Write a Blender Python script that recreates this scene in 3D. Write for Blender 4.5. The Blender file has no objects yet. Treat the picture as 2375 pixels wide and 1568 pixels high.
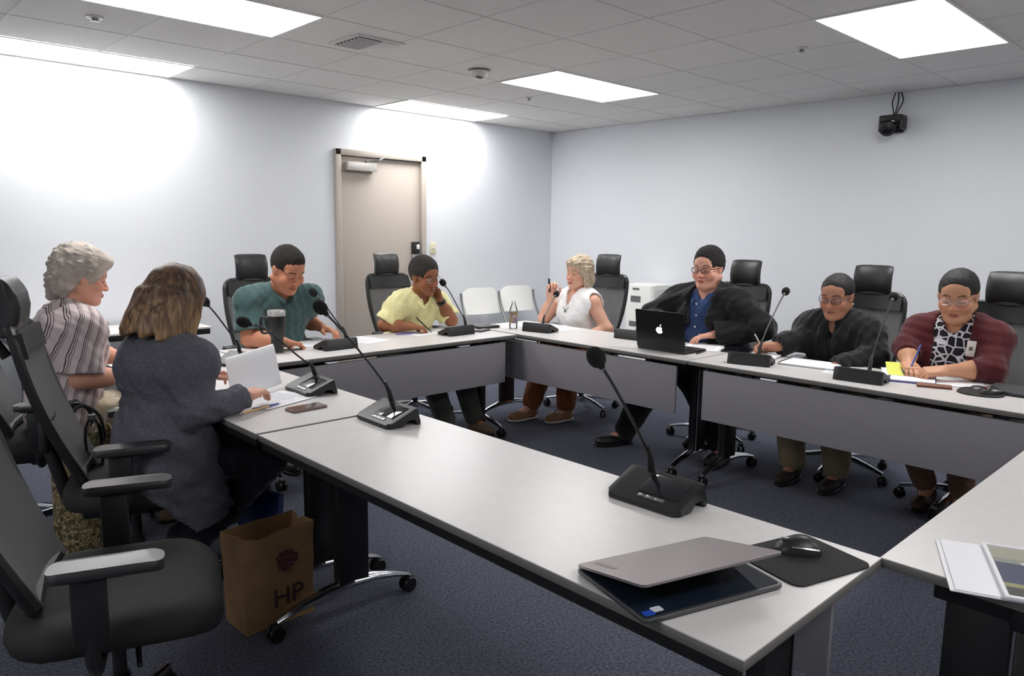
import bpy, bmesh, math, random
import numpy as np
from mathutils import Vector, Matrix
random.seed(7); np.random.seed(7)
SC = bpy.context.scene
COL = SC.collection
PI = math.pi

# ------------------------------------------------------------------ camera
cam_d = bpy.data.cameras.new('camera'); cam = bpy.data.objects.new('camera', cam_d); COL.objects.link(cam)
F_ = Vector((0.68185941, 0.71737939, -0.14294945)); R_ = Vector((0.72607698, -0.68748571, 0.01325184)); U_ = Vector((0.08876911, 0.11282819, 0.98964127))
mw = Matrix(((R_.x, U_.x, -F_.x, 0), (R_.y, U_.y, -F_.y, 0), (R_.z, U_.z, -F_.z, 1.46), (0, 0, 0, 1)))
cam.matrix_world = mw
cam_d.sensor_width = 36.0; cam_d.lens = 36.0 * 1728.5 / 2375.0; cam_d.clip_start = 0.02
SC.camera = cam

# ------------------------------------------------------------------ world and exposure
w = bpy.data.worlds.new('world'); SC.world = w; w.use_nodes = True
w.node_tree.nodes['Background'].inputs[0].default_value = (0.8, 0.85, 0.9, 1); w.node_tree.nodes['Background'].inputs[1].default_value = 0.05
SC.view_settings.view_transform = 'Standard'; SC.view_settings.look = 'None'; SC.view_settings.gamma = 1.0
SC.view_settings.use_curve_mapping = False
SC.view_settings.exposure = 1.08
PANEL_STRENGTH = 7.0

CH = 2.58          # ceiling height
XR, YD = 6.40, 6.10  # right wall, door wall
XL, YB = -2.6, -3.4
TZ = 0.735         # table top

# ------------------------------------------------------------------ materials
def new_mat(name):
    m = bpy.data.materials.new(name); m.use_nodes = True
    return m, m.node_tree.nodes, m.node_tree.links, m.node_tree.nodes['Principled BSDF']
def rgb(r, g, b):  # sRGB 0-255 -> linear
    f = lambda c: (c/255/12.92) if c/255 <= 0.04045 else ((c/255+0.055)/1.055)**2.4
    return (f(r), f(g), f(b), 1)
def mat(name, col, rough=0.5, metal=0.0, noise=0.0, nscale=40, bump=0.0, bscale=200, spec=0.5, emis=None, alpha=None, trans=0, coat=0, sheen=0, stretch=None):
    m, N, L, B = new_mat(name)
    B.inputs['Base Color'].default_value = col; B.inputs['Roughness'].default_value = rough
    B.inputs['Metallic'].default_value = metal; B.inputs['Specular IOR Level'].default_value = spec
    B.inputs['Transmission Weight'].default_value = trans; B.inputs['Coat Weight'].default_value = coat
    B.inputs['Sheen Weight'].default_value = sheen
    if emis: B.inputs['Emission Color'].default_value = emis[0]; B.inputs['Emission Strength'].default_value = emis[1]
    tc = N.new('ShaderNodeTexCoord')
    src = tc.outputs['Object']
    if stretch:
        mp = N.new('ShaderNodeMapping'); mp.inputs['Scale'].default_value = stretch; L.new(src, mp.inputs[0]); src = mp.outputs[0]
    if noise:
        nt = N.new('ShaderNodeTexNoise'); nt.inputs['Scale'].default_value = nscale; nt.inputs['Detail'].default_value = 4
        L.new(src, nt.inputs['Vector'])
        cr = N.new('ShaderNodeValToRGB'); cr.color_ramp.elements[0].position = 0.3; cr.color_ramp.elements[1].position = 0.7
        cr.color_ramp.elements[0].color = tuple(max(0, c*(1-noise)) for c in col[:3])+(1,)
        cr.color_ramp.elements[1].color = tuple(min(1, c*(1+noise)) for c in col[:3])+(1,)
        L.new(nt.outputs[0], cr.inputs[0]); L.new(cr.outputs[0], B.inputs['Base Color'])
    if bump:
        nb = N.new('ShaderNodeTexNoise'); nb.inputs['Scale'].default_value = bscale; nb.inputs['Detail'].default_value = 3
        L.new(src, nb.inputs['Vector'])
        bp = N.new('ShaderNodeBump'); bp.inputs['Strength'].default_value = bump; bp.inputs['Distance'].default_value = 0.01
        L.new(nb.outputs[0], bp.inputs['Height']); L.new(bp.outputs[0], B.inputs['Normal'])
    return m

M = {}
M['wall'] = mat('painted_wall', rgb(226, 229, 234), 0.75, noise=0.012, nscale=1.3, bump=0.06, bscale=150, spec=0.25)
M['floor'] = mat('navy_carpet', rgb(82, 86, 101), 0.95, noise=0.65, nscale=95, bump=0.9, bscale=200, spec=0.1, sheen=0.12)
M['table'] = mat('grey_laminate', rgb(217, 214, 213), 0.3, noise=0.02, nscale=25, spec=0.5)
M['edge'] = mat('grey_edge_band', rgb(116, 114, 110), 0.5)
M['panel'] = mat('grey_modesty_panel', rgb(150, 147, 152), 0.5)
M['black'] = mat('black_steel', rgb(22, 22, 24), 0.45)
M['plastic'] = mat('black_plastic', rgb(30, 31, 32), 0.42)
M['leather'] = mat('black_leather', rgb(34, 35, 37), 0.42, bump=0.15, bscale=250)
M['seat_fabric'] = mat('dark_seat_fabric', rgb(33, 33, 32), 0.8, noise=0.12, nscale=300, bump=0.3, bscale=400)
M['chrome'] = mat('chrome', rgb(205, 207, 212), 0.12, 1.0)
M['steel'] = mat('brushed_steel', rgb(180, 180, 182), 0.3, 1.0)
M['pad'] = mat('glossy_armrest_pad', rgb(46, 45, 47), 0.42, spec=0.7, coat=0.25)
M['caster'] = mat('caster_black', rgb(20, 20, 21), 0.35)
M['door'] = mat('beige_door_paint', rgb(186, 176, 166), 0.5, noise=0.01)
M['frame'] = mat('beige_frame_paint', rgb(178, 169, 160), 0.5)
M['white'] = mat('white_plastic', rgb(246, 246, 242), 0.4)
M['offwhite'] = mat('off_white_plastic', rgb(222, 220, 212), 0.45)
M['grey_tube'] = mat('grey_tube', rgb(120, 124, 124), 0.4, 0.4)
M['paper'] = mat('paper', rgb(240, 240, 244), 0.8)
M['screen'] = mat('glass_screen', rgb(24, 27, 33), 0.06, spec=0.8)
M['display'] = mat('laptop_screen', rgb(28, 38, 52), 0.08, spec=0.9)
M['alu'] = mat('silver_aluminium', rgb(160, 152, 152), 0.38, 0.55)
M['alu_dark'] = mat('dark_aluminium', rgb(96, 97, 100), 0.4, 0.6)
M['foam'] = mat('foam_windscreen', rgb(20, 20, 20), 0.95, bump=0.8, bscale=500)
M['kraft'] = mat('kraft_paper', rgb(150, 116, 80), 0.85, noise=0.14, nscale=9, bump=0.35, bscale=18)
M['light'] = mat('light_diffuser', (1, 1, 1, 1), 0.6, emis=((1.0, 0.985, 0.97, 1), PANEL_STRENGTH))
M['grille'] = mat('grille_dark', rgb(60, 60, 58), 0.7)

def ceiling_mat():
    m, N, L, B = new_mat('ceiling_tile'); B.inputs['Roughness'].default_value = 0.9; B.inputs['Specular IOR Level'].default_value = 0.1
    tc = N.new('ShaderNodeTexCoord'); n = N.new('ShaderNodeTexNoise'); n.inputs['Scale'].default_value = 220; n.inputs['Detail'].default_value = 3
    L.new(tc.outputs['Object'], n.inputs['Vector']); cr = N.new('ShaderNodeValToRGB')
    cr.color_ramp.elements[0].color = rgb(224, 222, 219); cr.color_ramp.elements[1].color = rgb(240, 238, 235); cr.color_ramp.elements[0].position = 0.3; cr.color_ramp.elements[1].position = 0.6
    L.new(n.outputs[0], cr.inputs[0]); L.new(cr.outputs[0], B.inputs['Base Color'])
    bp = N.new('ShaderNodeBump'); bp.inputs['Strength'].default_value = 0.25; bp.inputs['Distance'].default_value = 0.005; L.new(n.outputs[0], bp.inputs['Height']); L.new(bp.outputs[0], B.inputs['Normal'])
    return m
M['ceiling'] = ceiling_mat()
M['tbar'] = mat('ceiling_grid_bar', rgb(222, 220, 217), 0.7)
def mesh_mat():
    m, N, L, B = new_mat('chair_mesh'); B.inputs['Base Color'].default_value = rgb(96, 95, 97); B.inputs['Roughness'].default_value = 0.7
    B.inputs['Alpha'].default_value = 0.82
    return m
M['mesh'] = mesh_mat()
def glass_mat(name, tint=(0.97, 0.98, 0.985, 1), fac=None):
    m, N, L, B = new_mat(name)
    N.remove(B); o = N['Material Output']; t = N.new('ShaderNodeBsdfTransparent'); g = N.new('ShaderNodeBsdfGlossy'); g.inputs['Roughness'].default_value = 0.05
    t.inputs[0].default_value = tint
    fr = N.new('ShaderNodeFresnel'); fr.inputs[0].default_value = 1.45; x = N.new('ShaderNodeMixShader')
    if fac is None: L.new(fr.outputs[0], x.inputs[0])
    else: x.inputs[0].default_value = fac
    L.new(t.outputs[0], x.inputs[1]); L.new(g.outputs[0], x.inputs[2]); L.new(x.outputs[0], o.inputs[0])
    return m
M['glass'] = glass_mat('clear_plastic'); M['lens'] = glass_mat('spectacle_lens', (0.985, 0.985, 0.99, 1), 0.05)

# ------------------------------------------------------------------ mesh builder
def rotm(rx=0, ry=0, rz=0):
    return Matrix.Rotation(rz, 3, 'Z') @ Matrix.Rotation(ry, 3, 'Y') @ Matrix.Rotation(rx, 3, 'X')
class MB:
    def __init__(s): s.bm = bmesh.new()
    def box(s, c, d, rot=None, bevel=0, seg=2, taper=None):
        r = rot or Matrix.Identity(3); t = bmesh.new()
        bmesh.ops.create_cube(t, size=1)
        for v in t.verts:
            k = (taper if taper and v.co.z > 0 else 1)
            v.co = Vector((v.co.x*d[0]*(k if taper else 1), v.co.y*d[1]*(k if taper else 1), v.co.z*d[2]))
        if bevel: bmesh.ops.bevel(t, geom=list(t.edges), offset=bevel, segments=seg, profile=0.5, affect='EDGES')
        for v in t.verts: v.co = r @ v.co + Vector(c)
        s.merge(t); return s
    def merge(s, t):
        me = bpy.data.meshes.new('tmp'); t.to_mesh(me); t.free(); s.bm.from_mesh(me); bpy.data.meshes.remove(me)
    def ring_surface(s, rings, closed=True, caps=True):
        R = [[s.bm.verts.new(p) for p in r] for r in rings]; n = len(R[0])
        for a, b in zip(R[:-1], R[1:]):
            for i in range(n if closed else n-1):
                j = (i+1) % n
                try: s.bm.faces.new((a[i], a[j], b[j], b[i]))
                except ValueError: pass
        if caps and closed:
            try: s.bm.faces.new(list(reversed(R[0]))); s.bm.faces.new(R[-1])
            except ValueError: pass
        return s
    def tube(s, pts, rad, n=10, smooth=0):
        pts = [Vector(p) for p in pts]
        if smooth: pts = catmull(pts, smooth)
        rs = rad if isinstance(rad, (list, tuple)) else [rad]*len(pts)
        if len(rs) != len(pts): rs = [rs[0]+(rs[-1]-rs[0])*i/(len(pts)-1) for i in range(len(pts))]
        rings = []; prev = None
        for i, p in enumerate(pts):
            t = (pts[min(i+1, len(pts)-1)]-pts[max(i-1, 0)]).normalized()
            if prev is None: a = t.orthogonal().normalized()
            else: a = (prev - t*prev.dot(t)).normalized()
            prev = a; b = t.cross(a)
            rings.append([p + (a*math.cos(2*PI*k/n)+b*math.sin(2*PI*k/n))*rs[i] for k in range(n)])
        return s.ring_surface(rings)
    def lathe(s, prof, c=(0, 0, 0), n=24, rot=None):
        r = rot or Matrix.Identity(3); c = Vector(c)
        rings = [[r @ Vector((q*math.cos(2*PI*k/n), q*math.sin(2*PI*k/n), z))+c for k in range(n)] for q, z in prof]
        return s.ring_surface(rings)
    def prism(s, poly, z0, z1, rot=None, c=(0, 0, 0)):
        r = rot or Matrix.Identity(3); c = Vector(c)
        a = [r @ Vector((x, y, z0))+c for x, y in poly]; b = [r @ Vector((x, y, z1))+c for x, y in poly]
        return s.ring_surface([a, b])
    def grid(s, fn, nu, nv, thick=0):
        V = [[fn(i/nu, j/nv) for j in range(nv+1)] for i in range(nu+1)]
        vs = [[s.bm.verts.new(p) for p in r] for r in V]
        fs = []
        for i in range(nu):
            for j in range(nv): fs.append(s.bm.faces.new((vs[i][j], vs[i+1][j], vs[i+1][j+1], vs[i][j+1])))
        if thick:
            bmesh.ops.recalc_face_normals(s.bm, faces=fs)
            bmesh.ops.solidify(s.bm, geom=fs, thickness=thick)
        return s
    def build(s, name, m, parent=None, loc=(0, 0, 0), rot=(0, 0, 0), bevel=0, ang=38):
        bmesh.ops.recalc_face_normals(s.bm, faces=list(s.bm.faces))
        for f in s.bm.faces: f.smooth = True
        for e in s.bm.edges:
            e.smooth = len(e.link_faces) == 2 and e.calc_face_angle(0) < math.radians(ang)
        me = bpy.data.meshes.new(name); s.bm.to_mesh(me); s.bm.free()
        o = bpy.data.objects.new(name, me); COL.objects.link(o)
        ms = m if isinstance(m, (list, tuple)) else [m]
        for q in ms: me.materials.append(q)
        o.location = loc; o.rotation_euler = rot
        if parent: o.parent = parent
        if bevel:
            b = o.modifiers.new('bevel', 'BEVEL'); b.width = bevel; b.segments = 2; b.limit_method = 'ANGLE'; b.harden_normals = True
        return o
def catmull(P, k):
    out = []
    for i in range(len(P)-1):
        p0 = P[max(i-1, 0)]; p1 = P[i]; p2 = P[i+1]; p3 = P[min(i+2, len(P)-1)]
        for j in range(k):
            t = j/k; out.append(0.5*((2*p1)+(-p0+p2)*t+(2*p0-5*p1+4*p2-p3)*t*t+(-p0+3*p1-3*p2+p3)*t**3))
    out.append(P[-1]); return out
def rrect(w, d, r, n=5, cx=0, cy=0):
    out = []
    for sx, sy, a0 in ((1, 1, 0), (-1, 1, 90), (-1, -1, 180), (1, -1, 270)):
        for i in range(n+1):
            a = math.radians(a0+90*i/n); out.append((cx+sx*(w/2-r)+r*math.cos(a), cy+sy*(d/2-r)+r*math.sin(a)))
    return out
def empty(name, loc, rz=0, label=None, cat=None, group=None):
    o = bpy.data.objects.new(name, None); COL.objects.link(o); o.location = loc; o.rotation_euler = (0, 0, rz); o.empty_display_size = 0.05
    return tag(o, label, cat, group)
def tag(o, label=None, cat=None, group=None, kind=None):
    if label: o['label'] = label
    if cat: o['category'] = cat
    if group: o['group'] = group
    if kind: o['kind'] = kind
    return o
def copy_tree(o, parent=None):
    c = o.copy(); COL.objects.link(c)
    if parent: c.parent = parent
    for ch in list(o.children): copy_tree(ch, c)
    return c
def part_label(o, l): o['label'] = l; return o

# ------------------------------------------------------------------ room shell
def struct(name, mb, m, **k): return tag(mb.build(name, m, **k), kind='structure')
struct('floor', MB().box(((XL+XR)/2, (YB+YD)/2, -0.05), (XR-XL+0.2, YD-YB+0.2, 0.1)), M['floor'])
# door wall with the door opening
DX0, DX1, DZ = 3.60, 4.52, 2.115
wd = MB(); T = 0.12
wd.box(((XL+DX0-0.0)/2, YD+T/2, CH/2+0.1), (DX0-XL, T, CH+0.2)); wd.box(((DX1+XR)/2+0.06, YD+T/2, CH/2+0.1), (XR-DX1+0.12, T, CH+0.2))
wd.box(((DX0+DX1)/2, YD+T/2, (DZ+CH+0.2)/2), (DX1-DX0, T, CH+0.2-DZ))
struct('wall_back', wd, M['wall'])
struct('wall_right', MB().box((XR+T/2, (YB+YD)/2, CH/2+0.1), (T, YD-YB, CH+0.2)), M['wall'])
struct('wall_left', MB().box((XL-T/2, (YB+YD)/2, CH/2+0.1), (T, YD-YB+0.24, CH+0.2)), M['wall'])
struct('wall_front', MB().box(((XL+XR)/2, YB-T/2, CH/2+0.1), (XR-XL+0.24, T, CH+0.2)), M['wall'])
for nm, c, d in (('baseboard_back', ((XL+DX0-0.06)/2, YD-0.006, 0.05), (DX0-XL-0.07, 0.012, 0.1)), ('baseboard_back_corner', ((DX1+0.06+XR)/2, YD-0.006, 0.05), (XR-DX1-0.07, 0.012, 0.1)),
                 ('baseboard_right', (XR-0.006, (YB+YD)/2, 0.05), (0.012, YD-YB-0.03, 0.1)), ('baseboard_left', (XL+0.006, (YB+YD)/2, 0.05), (0.012, YD-YB, 0.1)), ('baseboard_front', ((XL+XR)/2, YB+0.006, 0.05), (XR-XL, 0.012, 0.1))):
    struct(nm, MB().box(c, d, bevel=0.003), M['grille'])
# door
fr = MB(); fw = 0.055
fr.box((DX0-fw/2+0.01, YD-0.01, (DZ+fw)/2), (fw, 0.05, DZ+fw), bevel=0.004); fr.box((DX1+fw/2-0.01, YD-0.01, (DZ+fw)/2), (fw, 0.05, DZ+fw), bevel=0.004)
fr.box(((DX0+DX1)/2, YD-0.01, DZ+fw/2), (DX1-DX0+2*fw-0.02, 0.05, fw), bevel=0.004)
struct('trim_1', fr, M['frame'])
door = struct('door_1', MB().box(((DX0+DX1)/2, YD+0.03, DZ/2), (DX1-DX0-0.012, 0.045, DZ-0.012), bevel=0.002), M['door'])
for hz in (1.84, 1.12, 0.3): MB().box((DX0+0.006, YD+0.005, hz), (0.018, 0.03, 0.11), bevel=0.003).build('hinge', M['frame'], door)
cl = MB().box((DX0+0.215, YD-0.03, 2.02), (0.31, 0.07, 0.075), bevel=0.004).build('door_closer', M['steel'], door); cl.data.materials[0] = mat('closer_silver', rgb(196, 192, 188), 0.4, 0.3)
MB().tube([(DX0+0.29, YD-0.03, 2.075), (DX0+0.37, YD-0.1, 2.085), (DX0+0.47, YD-0.04, 2.125)], 0.007, 8).box((DX0+0.29, YD-0.03, 2.068), (0.035, 0.03, 0.025)).build('closer_arm', M['grey_tube'], cl)
lk = MB().box((DX1-0.075, YD-0.01, 1.275), (0.075, 0.04, 0.12), bevel=0.006).build('door_lock', M['plastic'], door)
MB().box((DX1-0.06, YD-0.033, 1.285), (0.034, 0.008, 0.045), bevel=0.003).build('keypad', M['white'], lk)
MB().box((DX1-0.075, YD-0.004, 1.12), (0.07, 0.024, 0.19), bevel=0.005).tube([(DX1-0.075, YD-0.02, 1.09), (DX1-0.075, YD-0.06, 1.09), (DX1-0.19, YD-0.06, 1.09)], 0.009, 8).build('door_handle', M['steel'], door)

# ------------------------------------------------------------------ ceiling with lay-in grid
GX = [round(0.92+0.61*k, 3) for k in range(-6, 10)]; GX = [g for g in GX if XL < g < XR]
GY = [round(4.35+0.61*k, 3) for k in range(-13, 4)]; GY = [g for g in GY if YB < g < YD]
struct('ceiling', MB().box(((XL+XR)/2, (YB+YD)/2, CH+0.04), (XR-XL+0.2, YD-YB+0.2, 0.08)), M['ceiling'])
tb = MB()
for g in GX: tb.box((g, (YB+YD)/2, CH-0.001), (0.009, YD-YB, 0.0022))
for g in GY: tb.box(((XL+XR)/2, g, CH-0.0012), (XR-XL, 0.008, 0.0022))
tb.box(((XL+XR)/2, YD-0.012, CH-0.002), (XR-XL, 0.022, 0.004)); tb.box((XR-0.012, (YB+YD)/2, CH-0.002), (0.022, YD-YB, 0.004))
struct('trim_2', tb, M['tbar'])
def ceiling_light(x0, y0, y1, label):
    o = empty('ceiling_light', ((x0*2+1.22)/2, (y0+y1)/2, CH), 0, label, 'ceiling light', 'recessed ceiling light panels')
    w, d = 1.22, y1-y0
    f = MB(); t = 0.012
    for sy in (-1, 1): f.box((0, sy*(d/2-t/2), -0.006), (w, t, 0.006))
    for sx in (-1, 1): f.box((sx*(w/2-t/2), 0, -0.006), (t, d-2*t, 0.006))
    f.build('frame', M['white'], o)
    MB().box((0, 0, -0.0055), (w-2*t, d-2*t, 0.004)).build('diffuser', M['light'], o)
ceiling_light(3.96, 3.74, 4.35, 'lit rectangular ceiling panel in mid ceiling to the right of the smoke detector')
ceiling_light(3.96, 5.53, 6.06, 'lit ceiling panel right against the wall above the beige door')
ceiling_light(0.92, 3.74, 4.35, 'lit ceiling panel cut by the top edge of the photo at left')
ceiling_light(0.92, 5.53, 6.06, 'lit ceiling panel at far left, over the blown-out patch of wall')
ceiling_light(3.96, 1.30, 1.91, 'largest lit ceiling panel, at upper right of the photo')
for x0, y0 in ((3.96, -1.14), (0.92, -1.14), (-2.13, 1.30)):  # unseen panels, added to brighten the near table and the people around it
    ceiling_light(x0, y0, y0+0.61, 'lit ceiling panel behind the camera, out of the photo')
# vent
v = empty('ceiling_vent', (2.62, 4.08, CH), 0, 'square metal air vent in the ceiling with a dark louvred half', 'vent')
MB().box((0, 0, -0.004), (0.34, 0.34, 0.008), bevel=0.003).build('frame', M['tbar'], v)
MB().box((-0.06, 0.0, -0.009), (0.16, 0.27, 0.004)).build('opening', M['grille'], v)
for k in range(7): MB().box((-0.06, -0.12+0.04*k, -0.012), (0.16, 0.01, 0.010), rotm(0.6)).build('slat', M['tbar'], v)
MB().box((0.085, 0, -0.010), (0.12, 0.27, 0.006), bevel=0.002).build('blank_plate', M['tbar'], v)
d = empty('smoke_detector', (3.59, 4.15, CH), 0, 'round white smoke detector hanging below the ceiling', 'smoke detector')
MB().lathe([(0.075, 0), (0.075, -0.015), (0.06, -0.02), (0.058, -0.05), (0.045, -0.06), (0.0001, -0.06)]).build('housing', M['offwhite'], d)
MB().lathe([(0.079, -0.003), (0.0795, -0.01), (0.076, -0.014)], n=24).build('base_ring', M['grey_tube'], d)
MB().box((-0.03, -0.035, -0.0635), (0.045, 0.02, 0.006)).build('sensor_slot', M['grille'], d)
for (x, y, r, lb) in ((1.27, 4.66, 0.045, 'small white sprinkler cap in the ceiling at far left'), (4.51, 2.23, 0.035, 'small sprinkler head beside the largest ceiling light'), (4.59, 4.66, 0.028, 'small sprinkler head behind the middle ceiling light')):
    s = empty('ceiling_sprinkler', (x, y, CH), 0, lb, 'sprinkler', 'ceiling sprinklers')
    MB().lathe([(r, 0), (r, -0.008), (r*0.6, -0.012), (0.0001, -0.012)], n=20).build('escutcheon', M['offwhite'], s)
    MB().lathe([(r*0.35, -0.012), (r*0.35, -0.024), (r*0.55, -0.026), (0.0001, -0.027)], n=12).build('head', M['grey_tube'], s)
ls = empty('light_switch', (4.665, YD, 1.265), 0, 'cream light switch plate on the wall right of the door', 'light switch')
MB().box((0, -0.004, 0), (0.075, 0.008, 0.12), bevel=0.003).build('plate', mat('cream_plastic', rgb(220, 214, 186), 0.45), ls)
MB().box((0, -0.011, 0), (0.012, 0.012, 0.026), rotm(0.4)).build('toggle', M['offwhite'], ls)
# ------------------------------------------------------------------ tables
TB, TT = 0.711, TZ   # tabletop underside / top
def make_table(name, cx, cy, rz, length, label, panel=True, ly=0.0):
    """local: long axis X, user side -Y, panel side +Y; width 0.61"""
    t = empty('training_table', (cx, cy, 0), rz, label, 'table', 'flip-top training tables in a square')
    W2 = 0.305; L2 = length/2
    MB().box((0, 0, TT-0.0015), (length-0.002, 2*W2-0.002, 0.003)).build('tabletop', M['table'], t)
    MB().box((0, 0, (TB+TT-0.003)/2), (length, 2*W2, TT-0.003-TB), bevel=0.004).build('edge_band', M['edge'], t)
    MB().box((0, -W2+0.016, TB-0.013), (length-0.03, 0.02, 0.026)).box((0, -0.02, TB-0.02), (length-0.5, 0.04, 0.04)).box((0, 0.2, TB-0.012), (length-0.3, 0.03, 0.024)).build('under_frame', M['black'], t)
    if panel:
        p = MB().box((0, W2-0.035, 0.545), (length-0.17, 0.016, 0.285), bevel=0.003).build('modesty_panel', M['panel'], t)
        for sx in (-1, 1): MB().box((sx*(L2-0.3), W2-0.049, 0.688), (0.04, 0.012, 0.05)).build('panel_bracket', M['black'], p)
    for sx in (-1, 1):
        x = sx*(L2-0.10)
        lg = MB().box((x, ly, 0.40), (0.045, 0.13, 0.58), bevel=0.006).box((x, 0, 0.675), (0.06, 0.42, 0.05), bevel=0.005).box((x, 0, 0.67), (0.09, 0.12, 0.065), bevel=0.01)
        leg = lg.build('leg', M['black'], t)
        MB().tube([(x+sx*0.026, 0.05, 0.12), (x+sx*0.026, 0.05, 0.66)], 0.004, 6).build('cable_clip', M['steel'], leg)
        for sy in (-1, 1):
            f = MB(); pts = [(x, 0.0, 0.125), (x, sy*0.1, 0.118), (x, sy*0.2, 0.098), (x, sy*0.285, 0.072)]; pts = [(a_, b_-0.025*abs(b_)/0.285, c_) for a_, b_, c_ in pts]
            rings = []
            for (px, py, pz), ww, hh in zip(pts, (0.034, 0.031, 0.026, 0.02), (0.022, 0.018, 0.014, 0.009)):
                rings.append([Vector((px+ww*math.cos(2*PI*k/12)*0.8, py, pz+hh*math.sin(2*PI*k/12))) for k in range(12)])
            f.ring_surface(rings); foot = f.build('foot', M['chrome'], t)
            c = MB(); cy2 = sy*0.285-0.025
            for dx in (-0.014, 0.014): c.lathe([(0.0001, -0.009), (0.028, -0.009), (0.031, -0.004), (0.031, 0.004), (0.028, 0.009), (0.0001, 0.009)], (x+dx, cy2, 0.031), 16, rotm(0, PI/2, 0))
            c.box((x, cy2, 0.058), (0.026, 0.035, 0.02), bevel=0.005)
            c.build('caster', M['caster'], foot)
    return t
LT = 1.86
# foreground table: X 1.105..1.725, users on the -X side, panel toward +X
make_table('t1', 1.415, 0.58+LT/2+0.01, -PI/2, LT+0.02, 'long empty table stretching across the foreground, silver laptop at its near end')
make_table('t2', 1.415, 2.475+0.93, -PI/2, 1.85, 'table with open papers and a brown phone before the woman in grey')
make_table('t3', 1.73+0.935, 3.735+0.305, PI, 1.87, 'table before the door, shared by the men in green and yellow polos')
make_table('t4', 3.625+0.305, 2.36+0.965, PI/2, 1.93, 'table meeting the far corner, under the black laptop and the water bottle')
make_table('t5', 3.625+0.305, 0.50+0.925, PI/2, 1.85, 'table on the right where the two women in glasses write')
make_table('t6', 1.72+0.94, 0.28, 0.0, 1.88, 'table entering from the right edge, with a printed booklet on its corner', panel=False, ly=0.12)

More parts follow.
